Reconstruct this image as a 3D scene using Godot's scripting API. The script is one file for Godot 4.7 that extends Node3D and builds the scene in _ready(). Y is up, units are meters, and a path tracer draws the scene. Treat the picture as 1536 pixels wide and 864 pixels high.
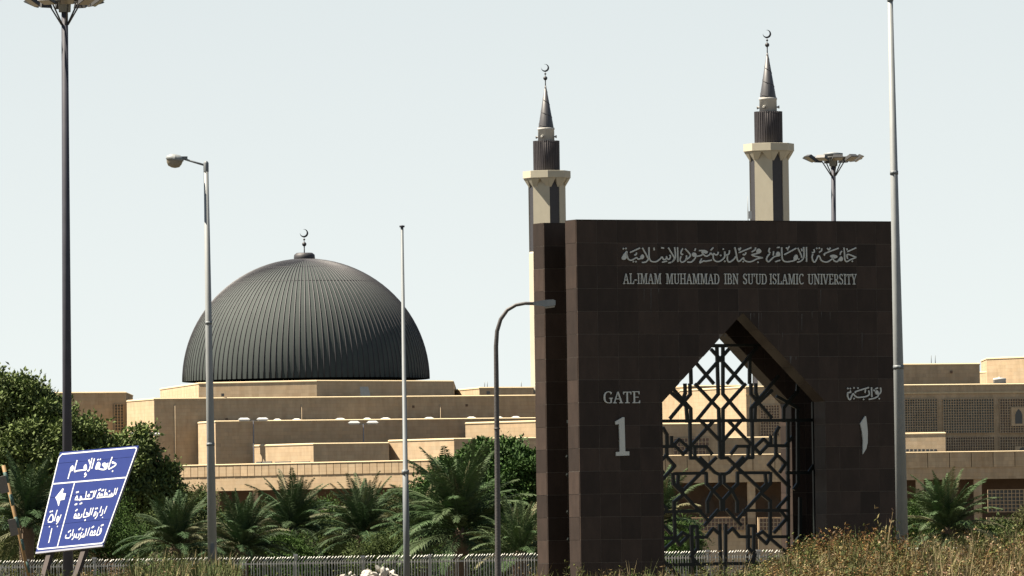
extends Node3D
# A gate of dark granite before a domed mosque, seen through a long lens. Metres, y up, the camera looks along -z.

const F := 12000.0            # focal length in pixels of the 1536 x 864 photograph
const EYE := Vector3(0, 1.7, 0)
var cam: Camera3D
var rng := RandomNumberGenerator.new()
var used := {}
var M := {}

# ---------------------------------------------------------------- camera, sky, sun
func set_camera() -> void:
	cam = Camera3D.new()
	cam.name = "camera"
	cam.position = EYE
	cam.rotation_degrees = Vector3(rad_to_deg(atan(410.0 / F)), 0, -0.8)
	cam.fov = rad_to_deg(2.0 * atan(432.0 / F))
	cam.near = 1.0
	cam.far = 20000.0
	add_child(cam)
	cam.current = true

func set_sky() -> void:
	var sm := ProceduralSkyMaterial.new()
	sm.sky_top_color = lin(0.030, 0.055, 0.095)
	sm.sky_horizon_color = lin(0.229, 0.243, 0.236)
	sm.sky_curve = 0.2
	sm.ground_bottom_color = lin(0.06, 0.05, 0.04)
	sm.ground_horizon_color = lin(0.14, 0.135, 0.12)
	sm.sun_angle_max = 1.0
	var sky := Sky.new()
	sky.sky_material = sm
	var env := Environment.new()
	env.background_mode = Environment.BG_SKY
	env.sky = sky
	env.tonemap_mode = Environment.TONE_MAPPER_LINEAR
	env.tonemap_exposure = 4.0
	env.sdfgi_enabled = true
	env.ssao_enabled = true
	env.ssil_enabled = true
	var we := WorldEnvironment.new()
	we.name = "world"
	we.environment = env
	add_child(we)
	var sun := DirectionalLight3D.new()
	sun.name = "sun"
	sun.light_energy = 1.6
	sun.light_color = Color(1.0, 0.95, 0.87)
	sun.light_angular_distance = 0.5
	sun.shadow_enabled = true
	var az := deg_to_rad(92.0)      # left of the line from the scene to the camera
	var el := deg_to_rad(58.0)
	var to := Vector3(-sin(az) * cos(el), sin(el), cos(az) * cos(el))
	add_child(sun)
	sun.look_at_from_position(to * 100.0, Vector3.ZERO, Vector3.UP)

# ---------------------------------------------------------------- pixels to places
func ray(px: float, py: float) -> Vector3:
	return cam.basis * Vector3((px - 768.0) / F, -(py - 432.0) / F, -1.0)

func at(px: float, py: float, depth: float) -> Vector3:
	var d := ray(px, py)
	return EYE + d * (depth / -d.z)

func on_plane(px: float, py: float, t: Transform3D, z := 0.0) -> Vector2:
	var d := ray(px, py)
	var p0 := t * Vector3(0, 0, z)
	var n := t.basis.z
	var hit := EYE + d * ((p0 - EYE).dot(n) / d.dot(n))
	var l := t.affine_inverse() * hit
	return Vector2(l.x, l.y)

func ppm(depth: float) -> float:
	return F / depth

# ---------------------------------------------------------------- materials
func lin(r: float, g: float, b: float) -> Color:
	return Color(r, g, b).linear_to_srgb()

func flat_mat(r: float, g: float, b: float, rough := 0.85, metal := 0.0) -> StandardMaterial3D:
	var m := StandardMaterial3D.new()
	m.albedo_color = lin(r, g, b)
	m.roughness = rough
	m.metallic = metal
	return m

func noise_tex(freq: float, sd: int, a: Color, b: Color, size := 512, kind := FastNoiseLite.TYPE_SIMPLEX_SMOOTH, octaves := 5) -> NoiseTexture2D:
	var n := FastNoiseLite.new()
	n.seed = sd
	n.noise_type = kind
	n.frequency = freq
	n.fractal_octaves = octaves
	n.fractal_gain = 0.6
	var t := NoiseTexture2D.new()
	t.width = size
	t.height = size
	t.seamless = true
	t.noise = n
	var g := Gradient.new()
	g.set_color(0, a)
	g.set_color(1, b)
	t.color_ramp = g
	return t

# a material of a base colour with mottles: two noises of different scale multiplied
func mottled(c: Vector3, spread: float, metres: float, sd: int, rough := 0.85, stretch := Vector3.ONE, fine := 0.1, metal := 0.0) -> StandardMaterial3D:
	var m := StandardMaterial3D.new()
	m.roughness = rough
	m.metallic = metal
	var lo := c * (1.0 - spread)
	var hi := c * (1.0 + spread)
	m.albedo_texture = noise_tex(0.012, sd, lin(lo.x, lo.y, lo.z), lin(hi.x, hi.y, hi.z))
	m.uv1_triplanar = true
	m.uv1_world_triplanar = true
	m.uv1_scale = stretch / metres
	m.detail_enabled = fine > 0.0
	if fine > 0.0:
		m.detail_blend_mode = BaseMaterial3D.BLEND_MODE_MUL
		var f0 := pow(1.0 - fine, 0.4545)
		m.detail_albedo = noise_tex(0.05, sd + 7, Color(f0, f0, f0), Color.WHITE, 256)
		m.detail_uv_layer = BaseMaterial3D.DETAIL_UV_2
		m.uv2_triplanar = true
		m.uv2_world_triplanar = true
		m.uv2_scale = Vector3.ONE * 5.3 / metres
	return m

# small squared blocks in courses, too fine to tell apart from the road: 16 courses of 0.3 m in one picture
func coursed(c: Vector3, sd: int) -> StandardMaterial3D:
	var r := RandomNumberGenerator.new()
	r.seed = sd
	var im := Image.create(512, 512, false, Image.FORMAT_RGB8)
	for row in 16:
		for col in 9:
			var k := 1.0 + r.randfn() * 0.045
			var warm := r.randfn() * 0.015
			var x0 := col * 64 - (32 if row % 2 else 0)
			im.fill_rect(Rect2i(x0, row * 32, 64, 32), lin(c.x * k * (1 + warm), c.y * k, c.z * k * (1 - warm)))
			im.fill_rect(Rect2i(x0, row * 32, 1, 32), lin(c.x * 0.8, c.y * 0.79, c.z * 0.78))
		im.fill_rect(Rect2i(0, row * 32, 512, 2), lin(c.x * 0.82, c.y * 0.81, c.z * 0.8))
	var m := StandardMaterial3D.new()
	m.roughness = 0.92
	m.metallic_specular = 0.3
	m.albedo_texture = ImageTexture.create_from_image(im)
	m.uv1_triplanar = true
	m.uv1_world_triplanar = true
	m.uv1_scale = Vector3.ONE / 4.8
	m.detail_enabled = true
	m.detail_blend_mode = BaseMaterial3D.BLEND_MODE_MUL
	m.detail_albedo = noise_tex(0.02, sd + 7, Color(0.86, 0.84, 0.82), Color(1, 1, 1), 512)
	m.detail_uv_layer = BaseMaterial3D.DETAIL_UV_2
	m.uv2_triplanar = true
	m.uv2_world_triplanar = true
	m.uv2_scale = Vector3(1.0, 0.22, 1.0) / 6.0
	return m

func tinted(rough := 0.8, back := Color(0, 0, 0)) -> StandardMaterial3D:
	var m := StandardMaterial3D.new()
	m.vertex_color_use_as_albedo = true
	m.roughness = rough
	m.metallic_specular = 0.2
	if back != Color(0, 0, 0):
		m.backlight_enabled = true
		m.backlight = back
	return m

func make_materials() -> void:
	M.sand = coursed(Vector3(0.40, 0.312, 0.208), 3)
	M.sand_b = coursed(Vector3(0.375, 0.291, 0.193), 13)
	M.sand_c = coursed(Vector3(0.425, 0.333, 0.224), 23)
	M.coping = mottled(Vector3(0.43, 0.345, 0.215), 0.08, 5.0, 33, 0.9, Vector3.ONE, 0.05)
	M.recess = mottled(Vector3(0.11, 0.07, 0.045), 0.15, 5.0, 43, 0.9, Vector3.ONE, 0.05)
	M.roof_dark = mottled(Vector3(0.075, 0.066, 0.055), 0.2, 4.0, 44, 0.95, Vector3.ONE, 0.1)  # roof tone kept dark to cut sun bounced onto the walls
	M.cream = mottled(Vector3(0.35, 0.325, 0.255), 0.07, 5.0, 53, 0.85, Vector3(1, 0.4, 1), 0.06)
	M.pale = mottled(Vector3(0.36, 0.355, 0.33), 0.06, 3.0, 54, 0.8, Vector3.ONE, 0.05)
	M.darkpanel = mottled(Vector3(0.021, 0.021, 0.026), 0.2, 3.0, 63, 0.6, Vector3.ONE, 0.1)
	M.drum = mottled(Vector3(0.026, 0.022, 0.026), 0.2, 3.0, 64, 0.65, Vector3.ONE, 0.1)
	M.cone = mottled(Vector3(0.045, 0.045, 0.05), 0.2, 2.0, 65, 0.5, Vector3.ONE, 0.15)
	M.dome = mottled(Vector3(0.040, 0.050, 0.048), 0.22, 7.0, 73, 0.78, Vector3(1, 0.35, 1), 0.2, 0.1)
	M.dome.metallic_specular = 0.35
	M.seam = flat_mat(0.022, 0.022, 0.026, 0.6, 0.2)
	M.grout = mottled(Vector3(0.085, 0.073, 0.062), 0.2, 2.0, 83, 0.9, Vector3.ONE, 0.1)
	M.lime = mottled(Vector3(0.085, 0.082, 0.078), 0.5, 0.5, 84, 0.9, Vector3.ONE, 0.4)
	M.granite = []
	for i in 5:
		var k: float = [0.76, 0.9, 1.03, 1.17, 1.34][i]
		M.granite.append(mottled(Vector3(0.030, 0.0205, 0.0160) * k, 0.3, 2.3, 90 + i, 0.5, Vector3(1, 0.3, 1), 0.3))
	M.letter = mottled(Vector3(0.40, 0.42, 0.40), 0.06, 2.0, 101, 0.5, Vector3.ONE, 0.08)
	for g in M.granite:
		g.metallic_specular = 0.28
	M.lattice = mottled(Vector3(0.007, 0.0095, 0.0085), 0.2, 1.0, 103, 0.4, Vector3.ONE, 0.1, 0.0)
	M.lattice.metallic_specular = 0.3
	M.galv = mottled(Vector3(0.185, 0.20, 0.205), 0.14, 1.2, 111, 0.62, Vector3(1, 0.3, 1), 0.15, 0.1)
	M.galv_dark = mottled(Vector3(0.10, 0.115, 0.125), 0.16, 1.2, 112, 0.62, Vector3(1, 0.3, 1), 0.15, 0.1)
	M.mast = mottled(Vector3(0.04, 0.042, 0.055), 0.18, 1.5, 113, 0.6, Vector3(1, 0.3, 1), 0.1, 0.0)
	M.mast.metallic_specular = 0.3
	M.rusty = mottled(Vector3(0.075, 0.07, 0.07), 0.6, 0.5, 114, 0.6, Vector3(1, 1.6, 1), 0.3, 0.3)
	M.housing = mottled(Vector3(0.045, 0.045, 0.045), 0.2, 0.8, 115, 0.5, Vector3.ONE, 0.1, 0.3)
	M.white = flat_mat(0.4, 0.41, 0.41, 0.5)
	M.lens = flat_mat(0.17, 0.155, 0.125, 0.25)
	M.blue = mottled(Vector3(0.019, 0.030, 0.118), 0.08, 1.6, 121, 0.75, Vector3.ONE, 0.07)
	M.blue.metallic_specular = 0.12
	M.signwhite = mottled(Vector3(0.36, 0.38, 0.41), 0.05, 0.6, 122, 0.6, Vector3.ONE, 0.05)
	M.signback = flat_mat(0.19, 0.20, 0.24, 0.5, 0.4)
	M.post = mottled(Vector3(0.032, 0.021, 0.018), 0.3, 0.8, 123, 0.75, Vector3.ONE, 0.2)
	M.soil = mottled(Vector3(0.080, 0.066, 0.042), 0.25, 11.0, 131, 0.95, Vector3.ONE, 0.25)
	M.rock = mottled(Vector3(0.36, 0.34, 0.30), 0.12, 1.0, 132, 0.9, Vector3.ONE, 0.2)
	M.fence = mottled(Vector3(0.33, 0.335, 0.315), 0.14, 0.9, 133, 0.5, Vector3.ONE, 0.1, 0.2)
	M.bark = mottled(Vector3(0.10, 0.075, 0.055), 0.3, 0.7, 141, 0.9, Vector3.ONE, 0.3)
	M.palmbark = mottled(Vector3(0.12, 0.085, 0.055), 0.35, 0.5, 142, 0.95, Vector3.ONE, 0.3)
	M.yellow = flat_mat(0.17, 0.10, 0.035, 0.7)
	M.green = flat_mat(0.02, 0.06, 0.05, 0.7)
	M.plate = mottled(Vector3(0.12, 0.11, 0.095), 0.2, 0.5, 143, 0.8, Vector3.ONE, 0.2)
	M.leaf = tinted(0.65, lin(0.035, 0.06, 0.012))
	M.frond = tinted(0.55, lin(0.03, 0.05, 0.02))
	M.weed = tinted(0.8, lin(0.09, 0.07, 0.03))
	M.opening_shade = mottled(Vector3(0.085, 0.055, 0.036), 0.25, 0.8, 151, 0.7, Vector3(4, 0.4, 4), 0.2)  # dark brown that stands in for the shade inside doorways
	M.fitting_shade_grey = flat_mat(0.10, 0.10, 0.098, 0.6, 0.2)  # grey of small fittings; in the wall slots it stands in for shade
	M.pane = flat_mat(0.04, 0.043, 0.043, 0.4)  # dark window glass; behind screens it stands in for shade
	M.screen_shade_tints = []  # dark tints painted in place of the shade behind the screens
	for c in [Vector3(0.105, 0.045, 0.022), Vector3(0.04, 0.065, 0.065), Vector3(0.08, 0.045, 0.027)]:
		M.screen_shade_tints.append(flat_mat(c.x, c.y, c.z, 0.15))

# ---------------------------------------------------------------- nodes
func numbered(called: String) -> String:
	if not used.has(called):
		used[called] = 0
		return called
	used[called] += 1
	return "%s_%03d" % [called, used[called]]

func thing(called: String, label: String, category: String, where := Vector3.ZERO, group := "") -> Node3D:
	var o := Node3D.new()
	o.name = numbered(called)
	add_child(o)
	o.position = where
	tag(o, label, category, group)
	return o

func tag(o: Node, label: String, category: String, group := "") -> void:
	o.set_meta("label", label)
	o.set_meta("category", category)
	if group:
		o.set_meta("group", group)

func part(called: String, mesh: Mesh, m: Material, parent: Node, pos := Vector3.ZERO) -> MeshInstance3D:
	var o := MeshInstance3D.new()
	o.name = called
	o.mesh = mesh
	o.material_override = m
	o.cast_shadow = GeometryInstance3D.SHADOW_CASTING_SETTING_ON
	parent.add_child(o, true)
	o.position = pos
	return o

# ---------------------------------------------------------------- meshes
func begin(smooth := false) -> SurfaceTool:
	var st := SurfaceTool.new()
	st.begin(Mesh.PRIMITIVE_TRIANGLES)
	st.set_smooth_group(0 if smooth else 0xFFFFFFFF)
	return st

func done(st: SurfaceTool) -> ArrayMesh:
	st.generate_normals()
	return st.commit()

# corners run anticlockwise seen from outside
func tri(st: SurfaceTool, a: Vector3, b: Vector3, c: Vector3) -> void:
	st.add_vertex(a)
	st.add_vertex(c)
	st.add_vertex(b)

func quad(st: SurfaceTool, a: Vector3, b: Vector3, c: Vector3, d: Vector3) -> void:
	tri(st, a, b, c)
	tri(st, a, c, d)

func add_box(st: SurfaceTool, lo: Vector3, hi: Vector3, t := Transform3D()) -> void:
	var p := []
	for i in 8:
		p.append(t * Vector3(hi.x if i & 1 else lo.x, hi.y if i & 2 else lo.y, hi.z if i & 4 else lo.z))
	quad(st, p[4], p[5], p[7], p[6])
	quad(st, p[1], p[0], p[2], p[3])
	quad(st, p[5], p[1], p[3], p[7])
	quad(st, p[0], p[4], p[6], p[2])
	quad(st, p[6], p[7], p[3], p[2])
	quad(st, p[0], p[1], p[5], p[4])

func box(lo: Vector3, hi: Vector3, t := Transform3D()) -> ArrayMesh:
	var st := begin()
	add_box(st, lo, hi, t)
	return done(st)

# a box with chamfered edges, centred
func chamfer_box(size: Vector3, b: float) -> ArrayMesh:
	var st := begin()
	var h := size / 2.0
	var rings := [[h.z - b, h.z - b]]
	add_frustum(st, Vector3(0, -h.y + b, 0), Vector3(0, h.y - b, 0), Vector2(h.x, h.z), Vector2(h.x, h.z))
	add_frustum(st, Vector3(0, h.y - b, 0), Vector3(0, h.y, 0), Vector2(h.x, h.z), Vector2(h.x - b, h.z - b))
	add_frustum(st, Vector3(0, -h.y, 0), Vector3(0, -h.y + b, 0), Vector2(h.x - b, h.z - b), Vector2(h.x, h.z))
	return done(st)

func add_frustum(st: SurfaceTool, a: Vector3, b: Vector3, ra: Vector2, rb: Vector2) -> void:
	var s := [Vector2(-1, 1), Vector2(1, 1), Vector2(1, -1), Vector2(-1, -1)]
	var lo := []
	var hi := []
	for c in s:
		lo.append(a + Vector3(c.x * ra.x, 0, c.y * ra.y))
		hi.append(b + Vector3(c.x * rb.x, 0, c.y * rb.y))
	for i in 4:
		var j := (i + 1) % 4
		quad(st, lo[i], lo[j], hi[j], hi[i])
	quad(st, hi[0], hi[1], hi[2], hi[3])
	quad(st, lo[3], lo[2], lo[1], lo[0])

# a polygon in the xy plane, pushed from z0 to z1
func add_prism(st: SurfaceTool, poly: PackedVector2Array, z0: float, z1: float, t := Transform3D()) -> void:
	var p := poly
	if Geometry2D.is_polygon_clockwise(p):
		p = p.duplicate()
		p.reverse()
	var idx := Geometry2D.triangulate_polygon(p)
	for i in range(0, idx.size(), 3):
		var a := p[idx[i]]
		var b := p[idx[i + 1]]
		var c := p[idx[i + 2]]
		if (b - a).cross(c - a) < 0:
			var s := b
			b = c
			c = s
		tri(st, t * Vector3(a.x, a.y, z1), t * Vector3(b.x, b.y, z1), t * Vector3(c.x, c.y, z1))
		tri(st, t * Vector3(a.x, a.y, z0), t * Vector3(c.x, c.y, z0), t * Vector3(b.x, b.y, z0))
	for i in p.size():
		var a := p[i]
		var b := p[(i + 1) % p.size()]
		quad(st, t * Vector3(a.x, a.y, z0), t * Vector3(b.x, b.y, z0), t * Vector3(b.x, b.y, z1), t * Vector3(a.x, a.y, z1))

func prism(poly: PackedVector2Array, z0: float, z1: float, t := Transform3D()) -> ArrayMesh:
	var st := begin()
	add_prism(st, poly, z0, z1, t)
	return done(st)

# a tapered tube along points
func add_tube(st: SurfaceTool, pts: Array, radii: Array, sides := 10, caps := true) -> void:
	var prev := []
	var side := Vector3.ZERO
	for i in pts.size():
		var d: Vector3 = (pts[mini(i + 1, pts.size() - 1)] - pts[maxi(i - 1, 0)]).normalized()
		if side == Vector3.ZERO:
			side = d.cross(Vector3.RIGHT if absf(d.x) < 0.8 else Vector3.UP).normalized()
		side = (side - d * side.dot(d)).normalized()
		var up := side.cross(d)
		var ring := []
		for k in sides:
			var a := TAU * k / sides
			ring.append(pts[i] + (side * cos(a) + up * sin(a)) * radii[i])
		if prev:
			for k in sides:
				var j := (k + 1) % sides
				quad(st, prev[j], prev[k], ring[k], ring[j])
		elif caps:
			for k in range(1, sides - 1):
				tri(st, ring[0], ring[k], ring[k + 1])
		prev = ring
	if caps:
		for k in range(1, sides - 1):
			tri(st, prev[0], prev[k + 1], prev[k])

func tube(pts: Array, radii: Array, sides := 10) -> ArrayMesh:
	var st := begin(true)
	add_tube(st, pts, radii, sides)
	return done(st)

# profile of (radius, height) spun round y
func lathe(profile: Array, segs := 24, smooth := true, turn := 0.0) -> ArrayMesh:
	var st := begin(smooth)
	add_lathe(st, profile, segs, turn)
	return done(st)

func add_lathe(st: SurfaceTool, profile: Array, segs := 24, turn := 0.0, t := Transform3D()) -> void:
	for i in profile.size() - 1:
		var a: Vector2 = profile[i]
		var b: Vector2 = profile[i + 1]
		for k in segs:
			var f := turn + TAU * k / segs
			var g := turn + TAU * (k + 1) / segs
			var p0 := t * Vector3(sin(f) * a.x, a.y, cos(f) * a.x)
			var p1 := t * Vector3(sin(g) * a.x, a.y, cos(g) * a.x)
			var q0 := t * Vector3(sin(f) * b.x, b.y, cos(f) * b.x)
			var q1 := t * Vector3(sin(g) * b.x, b.y, cos(g) * b.x)
			if a.x > 0.0001:
				tri(st, p0, p1, q0 if b.x < 0.0001 else q1)
			if b.x > 0.0001:
				tri(st, p0, q1, q0)

func ball(r: float, at_y: float, flat := 1.0) -> Array:
	var out := []
	for i in 9:
		var a := -PI / 2 + PI * i / 8
		out.append(Vector2(cos(a) * r, at_y + sin(a) * r * flat))
	return out

# plan polygon (x, z), its outline pushed out by d
func grown(plan: PackedVector2Array, d: float) -> PackedVector2Array:
	var out := PackedVector2Array()
	var n := plan.size()
	var s := -1.0 if Geometry2D.is_polygon_clockwise(plan) else 1.0
	for i in n:
		var e0 := (plan[i] - plan[(i + n - 1) % n]).normalized()
		var e1 := (plan[(i + 1) % n] - plan[i]).normalized()
		var n0 := Vector2(e0.y, -e0.x) * s
		var n1 := Vector2(e1.y, -e1.x) * s
		var m := (n0 + n1).normalized()
		out.append(plan[i] + m * d / maxf(0.4, m.dot(n0)))
	return out

# upright prism on a plan in (x, z) with rings [[plan, y], ...]
func loft(rings: Array, cap := true) -> ArrayMesh:
	var st := begin()
	var cw := Geometry2D.is_polygon_clockwise(rings[0][0])
	for r in rings.size() - 1:
		var a: PackedVector2Array = rings[r][0]
		var b: PackedVector2Array = rings[r + 1][0]
		for i in a.size():
			var j := (i + 1) % a.size()
			var v := [Vector3(a[i].x, rings[r][1], a[i].y), Vector3(a[j].x, rings[r][1], a[j].y), Vector3(b[j].x, rings[r + 1][1], b[j].y), Vector3(b[i].x, rings[r + 1][1], b[i].y)]
			if cw:
				quad(st, v[0], v[1], v[2], v[3])
			else:
				quad(st, v[1], v[0], v[3], v[2])
	if cap:
		for e in [0, rings.size() - 1]:
			var p: PackedVector2Array = rings[e][0]
			var y: float = rings[e][1]
			var idx := Geometry2D.triangulate_polygon(p)
			for i in range(0, idx.size(), 3):
				var a := Vector3(p[idx[i]].x, y, p[idx[i]].y)
				var b := Vector3(p[idx[i + 1]].x, y, p[idx[i + 1]].y)
				var c := Vector3(p[idx[i + 2]].x, y, p[idx[i + 2]].y)
				if ((b - a).cross(c - a).y > 0) == (e == 0):
					tri(st, a, c, b)
				else:
					tri(st, a, b, c)
	return done(st)

# ---------------------------------------------------------------- the ground
var berm_keys := [[-200, 0.5], [0, 0.75], [150, 0.8], [200, 0.98], [330, 1.02], [370, 0.72], [480, 0.62], [640, 0.62], [780, 0.5], [870, 0.46], [1000, 0.48], [1110, 0.60], [1170, 0.95], [1235, 1.24], [1320, 1.22], [1400, 1.0], [1480, 1.16], [1536, 1.3], [1750, 1.3], [2000, 0.8]]
var bumps := FastNoiseLite.new()

func ground_y(x: float, z: float) -> float:
	var depth := -z
	var h := 0.0
	if depth > 205.0 and depth < 279.0:
		var px := 768.0 + x * 48.0
		var a := 0.4
		for i in berm_keys.size() - 1:
			if px >= berm_keys[i][0] and px < berm_keys[i + 1][0]:
				a = lerpf(berm_keys[i][1], berm_keys[i + 1][1], smoothstep(0, 1, (px - berm_keys[i][0]) / (berm_keys[i + 1][0] - berm_keys[i][0])))
		h = a * smoothstep(205.0, 238.0, depth) * (1.0 - smoothstep(262.0, 279.0, depth))
		h += bumps.get_noise_2d(x * 3.0, z * 3.0) * 0.22 * h
	if depth > 150.0 and depth < 900.0:
		h += bumps.get_noise_2d(x, z) * 0.05
	return h

func build_ground() -> void:
	bumps.seed = 5
	bumps.frequency = 0.06
	var xs := [-9000.0, -3000.0, -900.0, -300.0, -120.0]
	for i in 121:
		xs.append(-60.0 + i)
	xs.append_array([120.0, 300.0, 900.0, 3000.0, 9000.0])
	var zs := [400.0, 100.0, 0.0, -60.0, -120.0, -170.0]
	for i in 51:
		zs.append(-200.0 - i * 2.0)
	for i in 20:
		zs.append(-320.0 - i * 20.0)
	zs.append_array([-800.0, -1100.0, -2000.0, -4000.0, -9000.0, -16000.0])
	var st := begin(true)
	for i in xs.size() - 1:
		for j in zs.size() - 1:
			var a := Vector3(xs[i], ground_y(xs[i], zs[j]), zs[j])
			var b := Vector3(xs[i + 1], ground_y(xs[i + 1], zs[j]), zs[j])
			var c := Vector3(xs[i + 1], ground_y(xs[i + 1], zs[j + 1]), zs[j + 1])
			var d := Vector3(xs[i], ground_y(xs[i], zs[j + 1]), zs[j + 1])
			quad(st, a, b, c, d)
	var g := part("ground", done(st), M.soil, self)
	g.set_meta("kind", "structure")
	g.set_meta("label", "dry sandy ground with a low weedy berm")

# ---------------------------------------------------------------- lettering from traced strokes
func stroke_mesh(strokes: Array, dots: Array, o: Vector2, s: float, width: float, t: Transform3D, z: float, thick: float, dot_width := 0.0) -> ArrayMesh:
	var st := begin()
	for line in strokes:
		var pts := PackedVector2Array()
		for i in range(0, line.size(), 2):
			pts.append(on_plane(o.x + line[i] / s, o.y + line[i + 1] / s, t, z))
		for poly in Geometry2D.offset_polyline(smoothed(pts), width / 2.0, Geometry2D.JOIN_ROUND, Geometry2D.END_ROUND):
			if not Geometry2D.is_polygon_clockwise(poly):
				add_prism(st, simplified(poly), z, z + thick)
	var dw := dot_width if dot_width > 0.0 else width * 0.75
	for i in range(0, dots.size(), 2):
		var c := on_plane(o.x + dots[i] / s, o.y + dots[i + 1] / s, t, z)
		add_prism(st, PackedVector2Array([c + Vector2(dw, 0), c + Vector2(0, dw), c - Vector2(dw, 0), c - Vector2(0, dw)]), z, z + thick)
	return done(st)

func simplified(p: PackedVector2Array) -> PackedVector2Array:
	var out := PackedVector2Array()
	for i in p.size():
		if out.is_empty() or out[out.size() - 1].distance_to(p[i]) > 0.006:
			out.append(p[i])
	return out if Geometry2D.triangulate_polygon(out).size() > 0 else p

func smoothed(p: PackedVector2Array) -> PackedVector2Array:
	if p.size() < 3:
		return p
	var out := PackedVector2Array()
	for i in p.size() - 1:
		var a := p[maxi(i - 1, 0)]
		var d := p[mini(i + 2, p.size() - 1)]
		for k in 3:
			out.append(p[i].cubic_interpolate(p[i + 1], a, d, k / 3.0))
	out.append(p[p.size() - 1])
	return out

# Latin lettering fitted into a box on a plane
func text_part(words: String, bold: bool, parent: Node3D, a: Vector2, b: Vector2, z: float, m: Material, called := "lettering") -> MeshInstance3D:
	var f := SystemFont.new()
	f.font_names = PackedStringArray(["Droid Serif"])
	f.font_weight = 700 if bold else 400
	var tm := TextMesh.new()
	tm.text = words
	tm.font = f
	tm.font_size = 48
	tm.pixel_size = 0.01
	tm.depth = 0.05
	var box_ := tm.get_aabb()
	var o := part(called, tm, m, parent)
	var sx := (b.x - a.x) / box_.size.x
	var sy := (b.y - a.y) / box_.size.y
	o.scale = Vector3(sx, sy, 1.0)
	o.position = Vector3(a.x - box_.position.x * sx, a.y - box_.position.y * sy, z + 0.026)
	return o

# ---------------------------------------------------------------- the gate
var gate_t: Transform3D

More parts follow.
